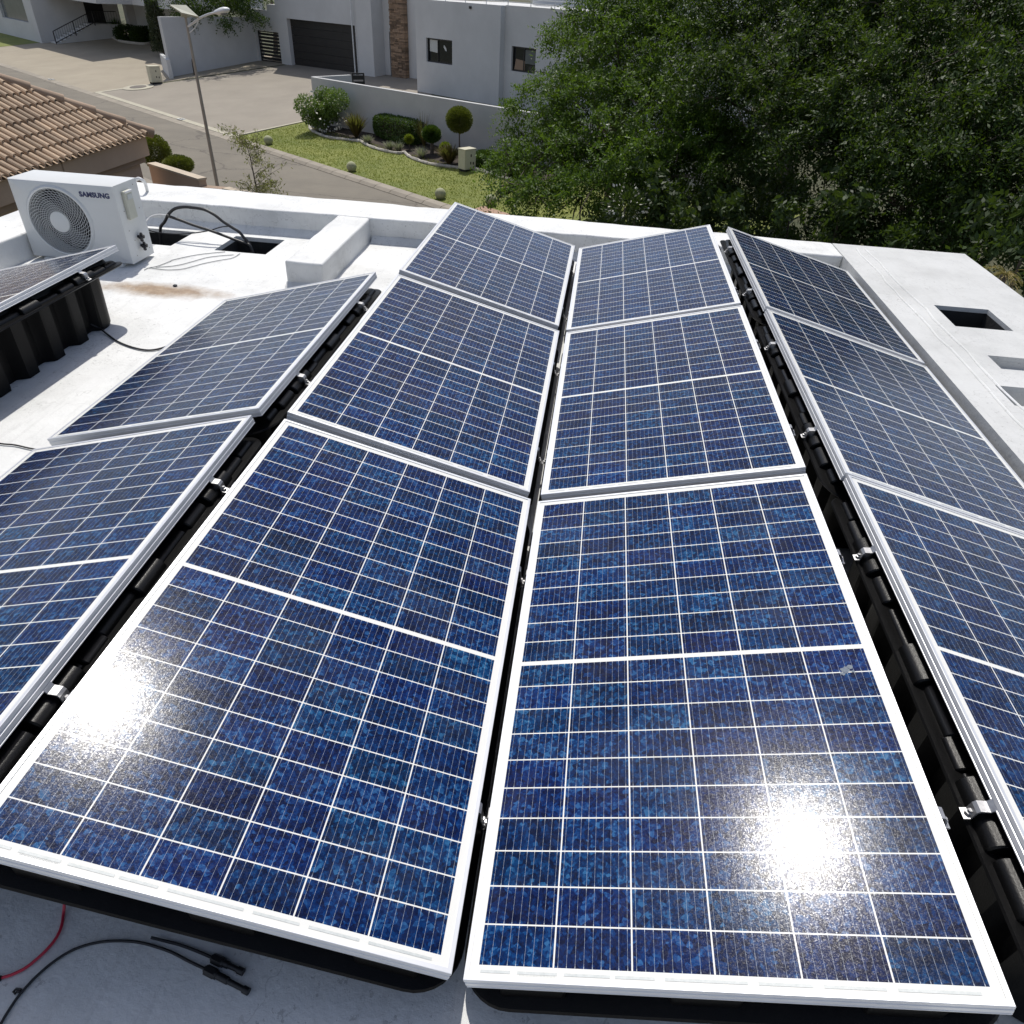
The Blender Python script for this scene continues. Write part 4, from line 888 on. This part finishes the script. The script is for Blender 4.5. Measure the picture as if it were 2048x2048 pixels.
# slatted gate, flag pole, small black gate, return wall
def slat_gate(label, P0, P1, z0, z1, n):
    P0, P1 = np.array(P0), np.array(P1); l = np.linalg.norm((P1 - P0)[:2]); ang = math.atan2(P1[1] - P0[1], P1[0] - P0[0])
    t = thing("slatted_gate", label, "gate", (P0[0], P0[1], z0), (0, 0, ang)); h = z1 - z0
    mb = MB().box(0, .07, -.03, .03, 0, h).box(l - .07, l, -.03, .03, 0, h).box(.07, l - .07, -.029, .029, h - .07, h).box(.07, l - .07, -.029, .029, 0, .07); mb.build("gate_frame", 'black', t)
    st = (h - .14) / n; mb = MB()
    for k in range(n): mb.box(.071, l - .071, -.012, .012, .07 + st * (k + .10), .07 + st * (k + .82))
    mb.build("slat_panel", 'black', t)
slat_gate("black horizontal slat pedestrian gate left of the garage door", H(-3.92, -.2, 0), H(-1.26, -.2, 0), -3.88, -1.80, 9)
fp = gp(711, 150); tag(MB().tube([(fp[0], fp[1], -4), (fp[0], fp[1], 3)], .045, 8).build("flag_pole", 'lamp', None, True), "thin white pole standing in front of the garage door", "pole")
ret = atz(703, 150, -2.45); cor = atz(623, 154, -2.45)
gA = atz(704, 160, -2.75); gB = atz(729, 160, -2.75)
slat_gate("small black slat gate between the garden wall and the white pier", gA, gB, -4.2, -2.42, 6)
seg_wall("garden_wall", "short white return wall going back from the garden wall corner to the small gate", cor + (ret - cor) * .04, ret, -2.452, -5, .2, 'plaster_warm')
wA, wB = cor, cor + (atz(980, 212, -2.45) - cor) * 1.9
gw = seg_wall("garden_wall", "long white rendered garden wall behind the flower beds", wA, wB, -2.45, -5.2, .24, 'plaster_warm')
# shallow dip in the wall top (unlit step)
lw0, lw1 = gp(345, 154), np.array(H(-4.1, 0, 0))
seg_wall("driveway_wall", "tall plain white wall along the left side of the garage driveway", lw0, lw1, -1.0, -5.2, .3, 'plaster')
p = gp(340, 140); 
tag(MB().tube(spline([gp(383, 140) + [0, 0, .0], gp(383, 140) + [0, 0, .95], gp(383, 140) + [.25, -.05, 1.1], gp(389, 150) + [0, 0, .5], gp(389, 150)], 6), .04, 8).build("hose_bracket", 'black', None, True), "small black hooped pipe at the foot of the tall driveway wall", "pipe")
seg_wall("driveway_wall", "short low white wall stub behind the left electricity box", gp(326, 140), gp(340, 158), gp(326, 140)[2] + 1.0, -5, .25, 'plaster')

# ------------------------------------------------------------------ pale house at far left
lhs = thing("pale_house", "pale grey house with entrance stairs and railing at the far left", "house", K(-11.04, 6.62))
def SL_(mb): return shift(mb, lhs)
def kbox(mb, s0, s1, d0, d1, z0, z1): return mb.box(s0, s1, d0, d1, 0, 1, lambda p: (*K(p[0], p[1])[:2], z0 if p[2] == 0 else z1))
kv = lambda s, d: np.array([*K(s, d)[:2], 0.])
KD3, KN3 = np.array([*KD, 0.]), np.array([*KN, 0.])
mb = MB(); mb.holes(kv(-11.04, 6.62), KD3, UZ, -KN3, -20, 0, -6, -.9, [(-9.8, -2.2, -2.97, -.95)], .3, False)
mb.poly([(*K(-11.04, 6.62)[:2], -6), (*K(-11.04, 14)[:2], -6), (*K(-11.04, 14)[:2], -.9), (*K(-11.04, 6.62)[:2], -.9)])
kbox(mb, -11.04, 6.0, 14.6, 15, -6, -.9); kbox(mb, -9.6, -8.9, 13.9, 14.599, -6, -.9)
kbox(mb, -30, 1.4, 7.75, 15, -.9, 2.1); kbox(mb, -30, -11.05, 6.7, 7.75, -.9, 2.1); kbox(mb, 1.4, 9, 10.5, 18, -.9, 2.1)
SL_(mb).build("wall", 'plaster', lhs)
wn_ = SL_(kbox(MB(), -20.84, -13.24, 6.85, 6.9, -2.97, -.95)).build("window", 'grey_pane', lhs)
st_ = MB()
for k in range(9): kbox(st_, -10.95, -9.2, 7.3 + k * .40, 7.3 + (k + 1) * .40, -6, -4.35 + .17 * (k + 1))
kbox(st_, -10.95, -9.2, 10.9, 13.2, -6, -2.82)
SL_(st_).build("stairs", 'plaster', lhs)
SL_(kbox(MB(), -11.03, -10.98, 11.0, 12.6, -2.82, -.9)).build("entrance_door", 'dark', lhs)
mb = MB(); za, zb_ = -4.35, -2.82
for hz_ in (.98, .14): mb.tube([(*K(-9.15, 7.2)[:2], za + hz_), (*K(-9.15, 10.9)[:2], zb_ + hz_), (*K(-9.15, 13.0)[:2], zb_ + hz_)], .035, 6)
for f in np.linspace(0, 1, 19):
    q_ = K(-9.15, 7.2 + 3.7 * f); zz = za + (zb_ - za) * f; big_ = f in (0, 1) or abs(f - .5) < .02; mb.tube([(q_[0], q_[1], zz - (.1 if big_ else -.14)), (q_[0], q_[1], zz + .98)], .045 if big_ else .012, 5)
for d_ in np.linspace(11.1, 13.0, 9): q_ = K(-9.15, d_); mb.tube([(q_[0], q_[1], zb_ + .14), (q_[0], q_[1], zb_ + .98)], .013, 5)
SL_(mb).build("stair_railing", 'black', lhs)
st_ = MB()
for k in range(4): kbox(st_, -8.6 + .55 * k, -8.05 + .55 * k, 13.6, 14.59, -6, -3.0 - .22 * k)
SL_(st_).build("side_steps", 'paper', lhs)
# planting bed in front of it
for (x, y, r_, hz_, sd, lab) in ((236, 52, .9, .8, 41, "spiky dark plant at the left end of the shaded bed"), ):
    p = gp(x, y + 22); blades("spiky_plant", lab, p, 1.7, 1.3, 90, 'hedge', .14, sd)
for (x, y, rx, rz, sd, lab) in ((262, 82, 1.5, .8, 42, "low dark shrub in the middle of the shaded bed by the pale house"), (292, 86, 1.4, .8, 43, "low dark shrub at the right end of the shaded bed by the pale house")):
    p = gp(x, y); shrub("low_shrub", lab, (p[0], p[1], p[2] + .5), (rx, 1.0, rz), 5000, 'leaf3', .12, .5, sd)
mb = MB(); pp = [gp(x, y) for x, y in ((222, 75), (240, 84), (265, 88), (290, 90), (309, 86))]
tag(MB().tube(spline([p + [0, 0, .08] for p in pp], 4), .12, 8).build("bed_edging", 'edging', None, True), "pale stone edging of the shaded bed by the pale house", "edging")
p = gp(330, 112); t = thing("conifer", "slim grey green conifer beside the tall driveway wall", "tree", p); q = np.random.RandomState(5)
P, A = [], []
for k in range(9000):
    f = q.rand(); rad_ = (.75 * (1 - f) ** .6 + .15) * q.uniform(.5, 1); a = q.rand() * 6.283; P.append((rad_ * math.cos(a) - .2 * f, rad_ * math.sin(a), .3 + f * 6.2)); A.append((math.cos(a) * .5, math.sin(a) * .5, 1))
leaves("crown", 'conifer', t, P, A, .2, .3, 6, .4); MB().tube([(0, 0, 0), (0, 0, 5)], [.12, .03], 8).build("trunk", 'bark', t, True)
# tree behind the driveway wall
tb = H(-6.2, -3.2, -3.6); t = thing("dark_tree", "dark leafy tree hanging over the tall driveway wall", "tree", tb)
lob = [(np.array(dist(x, y, d_)) - tb, r_) for x, y, d_, r_ in ((360, -15, 66, 1.9), (400, -5, 64, 1.8), (440, 2, 65, 2.0), (485, -8, 65, 2.1), (420, -50, 66, 3))]
P, A = twig_leaves(lob, 90, 31, .7, 10, .06); leaves("crown", 'leaf2', t, P, A, .16, .45, 7, .4)
MB().tube([(0, 0, 0), (.2, .1, 2), (.1, .2, 4)], [.22, .16, .08], 8).build("trunk", 'bark', t, True)

# ------------------------------------------------------------------ garden of the white house
def box_unit(label, xb, yb, w_, d_, h_, yaw):
    b = gp(xb, yb); t = thing("electricity_box", label, "utility box", b, (0, 0, yaw), "cream electricity boxes on the verge")
    MB().box(-w_ / 2 + .03, w_ / 2 - .03, -d_ / 2 + .03, d_ / 2 - .03, -.1, .12).build("plinth", 'concrete', t)
    MB().box(-w_ / 2, w_ / 2, -d_ / 2, d_ / 2, .12, h_).build("cabinet", 'boxcream', t, bevel=.012)
    MB().box(-w_ / 2 - .015, w_ / 2 + .015, -d_ / 2 - .015, d_ / 2 + .015, h_, h_ + .04).build("lid", 'boxcream', t, bevel=.01)
    dd = MB().box(w_ / 2, w_ / 2 + .012, -d_ / 2 + .04, d_ / 2 - .04, .17, h_ - .05).build("door", 'boxcream', t, bevel=.004)
    mb = MB()
    for y_, z_ in ((.02, .75), (.0, .42), (.12, .40)): mb.box(w_ / 2 + .0122, w_ / 2 + .016, y_ * d_ * 2 - .03, y_ * d_ * 2 + .03, z_ * h_ - .05, z_ * h_ + .05)
    mb.build("vent", 'black', dd)
box_unit("cream electricity box on the lawn in front of the lollipop tree", 934, 343, .42, .62, .85, R_(-38))
box_unit("cream electricity box beside the manhole on the left driveway", 313, 168, .5, .7, 1.0, R_(-38))
for x, y, lab in ((363, 240, "small white meter cover plate on the kerb left of the street lamp pole"), (103, 160, "small white meter cover plate on the kerb of the left driveway")):
    p = gp(x, y); t = thing("meter_cover", lab, "cover plate", p + [0, 0, .035], (0, 0, math.atan2(KD[1], KD[0])))
    MB().box(-.22, .22, -.16, .16, 0, .02).build("plate", 'paper', t); MB().box(-.14, .14, -.03, .03, .0201, .03).box(-.03, .03, -.12, .12, .0202, .028).build("handle_bar", 'iron', t)
mh = gp(277, 176); t = thing("manhole", "round iron manhole with pale concrete collar in the driveway corner", "manhole", mh, (math.atan(SL * KN[1]), -math.atan(SL * KN[0]), 0))
MB().lathe((0, 0, 0), [(.0, .0), (.95, .0), (.95, .05), (.6, .065), (0, .065)], 32).build("collar", 'band', t)
MB().lathe((0, 0, 0), [(.0, .066), (.52, .066), (.52, .08), (0, .085)], 28).build("cover", 'iron', t)
bl0 = None
for x, y, lab in ((538, 284, "concrete ball bollard at the driveway corner of the lawn"), (704, 338, "concrete ball bollard on the kerb in the middle of the lawn"), (881, 393, "concrete ball bollard just left of the farthest panel corner"), (982, 406, "concrete ball bollard at the brick path end of the lawn")):
    p = gp(x, y + 7)
    if bl0 is None:
        bl0 = thing("ball_bollard", lab, "bollard", p, group="concrete ball bollards along the lawn edge")
        MB().lathe((0, 0, .22), [(.21 * math.sin(a), -.21 * math.cos(a)) for a in np.linspace(.25, math.pi, 14)], 20).build("ball", 'ball', bl0, True)
        MB().lathe((0, 0, 0), [(0, 0), (.13, 0), (.13, .04), (.08, .05), (0, .05)], 16).build("foot", 'concrete', bl0)
    else: dup(bl0, p, (0, 0, x), lab)
ka = 1024 / 1932
def G(x, y): return gp(x * ka, y * ka)
bed_front = [(1165, 470), (1172, 495), (1200, 512), (1240, 526), (1300, 534), (1360, 540), (1385, 555), (1430, 572), (1500, 586), (1525, 582), (1545, 600), (1590, 618), (1640, 630), (1720, 640), (1800, 648), (1860, 668), (1930, 688), (2010, 700)]
fr = [kd(G(*p)) for p in bed_front]
bedm = MB()
for (s0, d0), (s1, d1) in zip(fr[:-1], fr[1:]): bedm.poly([K(s0, d0, .065), K(s1, d1, .065), K(s1, wall_d(s1) + .3, .065), K(s0, wall_d(s0) + .3, .065)])
struct(bedm.build("flower_bed_soil", 'earth'))
for lab, sl_ in (("curved pale stone edging of the left flower bed", slice(0, 6)), ("brown edging stones of the middle flower bed under the hedge", slice(5, 10)), ("curved pale stone edging of the right flower bed behind the electricity box", slice(9, 18))):
    pts = spline([K(s, d, .09) for s, d in fr[sl_]], 8); mb = MB(); q = random.Random(9)
    for a, b in zip(pts[:-1:2], pts[1::2] if len(pts) % 2 == 0 else pts[2::2]):
        m_ = (a + b) / 2; l_ = (b - a).length * .95 / 2 + .05; r_ = q.uniform(.06, .085); dr2 = (b - a).normalized()
        mb.tube([m_ - dr2 * l_, m_ - dr2 * l_ * .7, m_ + dr2 * l_ * .7, m_ + dr2 * l_], [r_ * .5, r_, r_, r_ * .6], 7)
    tag(mb.build("bed_edging", 'edging', None, True), lab, "edging")
def G_up(xb, yb, up): p = G(xb, yb); return np.array([p[0], p[1], p[2] + up])
p = G_up(1240, 500, .95); shrub("rose_bush", "big leafy rose bush dotted with white flowers at the left of the beds", p, (1.15, .95, .95), 11000, 'rose', .10, .5, 51, p[2] - .95, .05, .3, extra=130, lob=9)
for x, y, h_, sd, lab in ((1345, 525, 1.25, 52, "tall rusty brown spiky shrub left of the clipped hedge"), (1395 + 300, 625, .95, 53, "rusty croton shrub beside the electricity box")):
    blades("rusty_shrub", lab, G(x, y), h_, .75, 260, 'rust', .075, sd, "shrub")
# clipped hedge: rounded block following the wall
hb = [K(*kd(G(1405, 520))), K(*kd(G(1545, 560)))]
hc = (hb[0] + hb[1]) / 2; t = thing("box_hedge", "large dark green clipped hedge block in front of the garden wall", "hedge", hc); r = np.random.RandomState(60); n = 16000
de = (hb[1] - hb[0])[:2]; hl = np.linalg.norm(de) / 2 + .15; de /= np.linalg.norm(de); ne = np.array([-de[1], de[0]]) * (1 if (np.array([-de[1], de[0]]) @ KN) > 0 else -1)
u = r.uniform(-1, 1, (n, 3)); fac = np.abs(u) ** 4; nm = (fac.sum(1)) ** .25; u = u / nm[:, None] * (r.uniform(.75, 1, n) ** .5)[:, None]
P = np.stack([u[:, 0] * hl * de[0] + (u[:, 1] * .95 + .75) * ne[0], u[:, 0] * hl * de[1] + (u[:, 1] * .95 + .75) * ne[1], .58 + u[:, 2] * .55], 1); leaves("crown", 'hedge', t, P, u, .07, .6, 8, .6)
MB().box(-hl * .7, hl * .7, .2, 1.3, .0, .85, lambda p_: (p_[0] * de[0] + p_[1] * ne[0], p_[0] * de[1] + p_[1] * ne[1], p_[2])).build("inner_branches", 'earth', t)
p = G(1630, 585); shrub("topiary_column", "clipped dark green round topped bush on a thick stem in the right bed", (p[0], p[1], p[2] + .85), (.44, .44, .36), 5200, 'hedge', .06, .6, 54, p[2], .09, .5)
p = G(1733, 620); tp = dist(1733 * ka, 452 * ka, np.linalg.norm(p - LOC)); shrub("topiary_tree", "lollipop topiary tree with olive ball crown on a bare stem", (tp[0], tp[1], tp[2]), (.58, .58, .52), 9000, 'olive', .055, .6, 55, p[2], .035, .6)
for x, y, r_, sd, lab in ((1545, 545, .22, 56, "small lime yellow ball shrub at the right end of the hedge"), (1680, 580, .26, 57, "small lime yellow ball shrub beside the rusty croton")):
    p = G(x, y + 25); shrub("lime_shrub", lab, (p[0], p[1], p[2] + .5), (r_, r_, r_ * .95), 1500, 'lime', .055, .6, sd, p[2], .03, .4)
for x, y, sd, lab in ((1390, 548, 58, "silvery tufted plant at the left foot of the hedge"), (1470, 572, 59, "grey tufted ground plant below the middle of the hedge"), (1505, 575, 61, "grey tufted ground plant below the right end of the hedge")):
    blades("tufted_plant", lab, G(x, y), .5, .42, 170, 'silver', .03, sd)
blades("strappy_plant", "strappy dark leaved plant at the front of the right bed", G(1590, 600), .6, .55, 70, 'silver', .04, 62)
blades("twiggy_shrub", "bare twiggy grey shrub against the garden wall", G(1600, 560), 1.5, .7, 70, 'rust', .02, 63, "shrub", 4, .1)
p = G(1830, 640); t = shrub("low_hedge", "low dark clipped hedge right of the electricity box", (p[0], p[1] + .3, p[2] + .3), (.75, .6, .42), 5000, 'hedge', .07, .6, 64)
for x, y, sd, lab in ((1890, 655, 65, "dark low shrub in the bed right of the low hedge"), (1950, 672, 66, "dark low shrub under the cycad at the edge of the tree shade")):
    p = G(x, y); shrub("dark_shrub", lab, (p[0], p[1] + .2, p[2] + .3), (.7, .6, .4), 3500, 'leaf3', .09, .5, sd)
p = G(1960, 640); t = thing("cycad", "dark cycad with stiff arching fronds before the garden wall", "plant", p + [0, .6, .3]); q = np.random.RandomState(70); P, A = [], []
for k in range(34):
    a = q.rand() * 6.283; l_ = q.uniform(1.0, 1.35); up = q.uniform(.25, 1.0)
    for j in range(26):
        f = (j + 1) / 26; c_ = np.array([math.cos(a) * l_ * f, math.sin(a) * l_ * f, l_ * (up * f - .5 * f * f)]); sd_ = np.array([-math.sin(a), math.cos(a), 0])
        for s in (-1, 1): P.append(c_ + sd_ * s * .06); A.append(sd_ * s + np.array([math.cos(a), math.sin(a), 0]) * .6)
leaves("foliage", 'cycad', t, P, A, .16, .16, 71, .1); MB().tube([(0, 0, -.35), (0, 0, .1)], [.16, .12], 10).build("trunk", 'bark', t, True)

# ------------------------------------------------------------------ big trees on the right
def big_tree(label, base, lobes, mat, per, seed, size, trunks=1, tl=.55, nl=14):
    base = np.array(base); t = thing("leafy_tree", label, "tree", base, group="tall leafy trees beyond the roof"); q = random.Random(seed)
    lb = [(np.array(dist(x, y, d_)) - base, r_) for x, y, d_, r_ in lobes]
    lb = [(c_, r_ * .90) for c_, r_ in lb]
    P, A = twig_leaves(lb, per, seed, tl, nl, size * .42); leaves("crown", mat, t, P, A, size, .42, seed, .3, .8)
    mb = MB(); top = np.mean([c for c, _ in lb], 0)
    for k in range(trunks):
        o = np.array([q.uniform(-.5, .5), q.uniform(-.5, .5), 0]) * (k > 0); mid = o + np.array([q.uniform(-.3, .3) + (top[0] - o[0]) * .25, q.uniform(-.2, .2), 2.2])
        mb.tube(spline([o, mid * .5 + o * .5 + [.05, 0, 0], mid], 4), list(np.linspace(.20, .12, 9)), 8)
        for c_, r_ in lb[k::trunks]:
            m2 = mid * .5 + c_ * .5 + [q.uniform(-.3, .3), q.uniform(-.3, .3), q.uniform(-.1, .4)]
            mb.tube(spline([mid, m2, c_], 4), list(np.linspace(.09, .02, 9)), 6)
            for _ in range(5):
                e_ = c_ + np.array([q.gauss(0, .5), q.gauss(0, .5), q.gauss(0, .45)]) * r_; mb.tube(spline([m2 * .3 + c_ * .7, (c_ + e_) / 2 + [0, 0, .1], e_], 3), list(np.linspace(.03, .006, 7)), 5)
    mb.build("trunk", 'bark', t, True); return t
T1 = [(1095, 250, 20, 1.0), (1060, 310, 19.5, .75), (1135, 175, 21, 1.05), (1180, 95, 22, 1.2), (1250, 20, 22.6, 1.4), (1180, 240, 19.6, 1.3), (1250, 130, 21, 1.5), (1120, 340, 18.5, 1.0), (1220, 330, 18, 1.2), (1300, 250, 19, 1.4), (1330, 60, 22, 1.6), (1370, 150, 20.6, 1.4), (1080, 400, 17.5, .55), (1150, 410, 17.5, .8), (1035, 395, 17.5, .5), (1020, 340, 18.5, .5), (1000, 395, 17.8, .3), (1260, 400, 17.5, .9), (1340, 370, 18, 1.2), (1400, 280, 19.5, 1.2)]
T2 = [(1440, 30, 21.4, 1.5), (1510, 110, 20, 1.4), (1590, 40, 21, 1.6), (1460, 200, 18.8, 1.3), (1640, 130, 19.6, 1.5), (1560, 220, 18.4, 1.3), (1700, 50, 20.6, 1.6), (1710, 210, 18.2, 1.4), (1430, 330, 19.4, 1.1), (1650, 290, 17.6, 1.3), (1740, 320, 17.2, 1.3), (1520, -40, 22.8, 1.6), (1650, -60, 22.8, 1.7), (1740, -170, 23.5, 2.2), (1600, -200, 24.2, 2.0)]
T3 = [(1800, 50, 19.4, 1.4), (1890, 110, 18.2, 1.3), (1960, 40, 18.6, 1.5), (2040, 140, 17.0, 1.4), (1820, 200, 17.6, 1.4), (1930, 230, 16.6, 1.3), (2040, 270, 15.8, 1.3), (1860, 320, 16.2, 1.3), (1970, 360, 15.2, 1.2), (2060, 400, 14.6, 1.1), (1790, 400, 16.4, 1.2), (1900, 440, 15, .9), (2100, 60, 17.5, 1.5), (2110, 260, 15.4, 1.5), (1880, -60, 21, 1.8), (2030, -100, 20, 1.8), (1900, -220, 22.5, 2.1), (2080, -230, 21.5, 2.1)]
big_tree("left leafy tree with bright feathery edge over the white garden wall", gp(1230, 440), T1, 'leaf1', 430, 81, .085, 2)
big_tree("middle dark leafy tree with thin pale stems behind the roof", gp(1580, 430), T2, 'leaf2', 400, 82, .085, 4)
big_tree("right leafy tree filling the upper right corner above the roof slab", (8.8, 15.5, -5), T3, 'leaf2', 400, 83, .080, 2)
for i, (x, y, d_, rx, lab) in enumerate(((1270, 440, 16.5, 1.0, "dark undergrowth shrub below the left leafy tree"), (1380, 440, 17, 1.1, "dark undergrowth shrub behind the farthest right hand panel"), (1680, 440, 16.5, 1.3, "dark undergrowth shrub behind the roof edge below the middle tree"), (1800, 470, 15.5, 1.2, "dark undergrowth shrub behind the roof slab corner"), (1940, 500, 14.5, 1.0, "dark undergrowth shrub right of the roof slab corner"), (2050, 520, 13.5, 1.0, "dark undergrowth shrub at the photo's right edge"), (1480, 460, 18.5, 1.2, "dark undergrowth shrub between the thin pale stems"), (1580, 440, 21, 1.3, "dark undergrowth shrub deep behind the pale stems"), (1480, 345, 24, 1.5, "dark shrub far back between the left and middle trees"), (1330, 430, 21, 1.2, "dark shrub far back under the left leafy tree"))):
    c_ = dist(x, y, d_); t = thing("undergrowth_shrub", lab, "shrub", (c_[0], c_[1], gz(c_[0], c_[1])), group="dark shrubs under the tall trees")
    z_ = c_[2] - gz(c_[0], c_[1]); P, A = twig_leaves([(np.array([0, 0, z_]), rx), (np.array([rx * .5, .3, z_ * .6]), rx * .9), (np.array([-rx * .6, .2, z_ * .5]), rx * .9)], 150, 90 + i, .4, 10, .05)
    leaves("crown", 'leaf3', t, P, A, .13, .45, 90 + i, .35); MB().tube([(0, 0, 0), (.1, 0, z_ * .5), (0, .1, z_)], [.07, .05, .02], 7).build("trunk", 'bark', t, True)
c_ = dist(1250, 415, 16); t = thing("flowering_shrub", "sunlit white flowering shrub at the foot of the left leafy tree", "shrub", (c_[0], c_[1], -5)); z_ = c_[2] + 5
P, A = ball_leaves((0, 0, z_), (.45, .45, .4), 1100, 5, .4); leaves("crown", 'leaf3', t, P, A, .09, .4, 5); P, A = ball_leaves((0, 0, z_ + .08), (.5, .5, .42), 85, 6, .7); tag(leaves("flowers", 'flower', t, P, A, .075, .6, 6), kind='stuff'); MB().tube([(0, 0, 0), (0, 0, z_)], [.04, .02], 6).build("trunk", 'bark', t, True)
pa = dist(2010, 548, 12.2); t = thing("palm", "yellowed palm tuft beside the right corner of the roof slab", "palm", (pa[0], pa[1], -5)); z_ = pa[2] + 5
P, A = [], []; q = np.random.RandomState(7)
for k in range(46):
    a = q.rand() * 6.283; l_ = q.uniform(.2, .38); up = q.uniform(-.2, 1)
    for j in range(10): f = (j + 1) / 10; P.append((math.cos(a) * l_ * f, math.sin(a) * l_ * f, z_ + l_ * (up * f - .7 * f * f))); A.append((math.cos(a), math.sin(a), up - 1.2 * f))
leaves("crown", 'straw', t, P, A, .07, .16, 8, .25); MB().tube([(0, 0, 0), (.05, 0, z_ * .6), (0, 0, z_ - .02)], [.10, .07, .05], 8).build("trunk", 'bark', t, True)
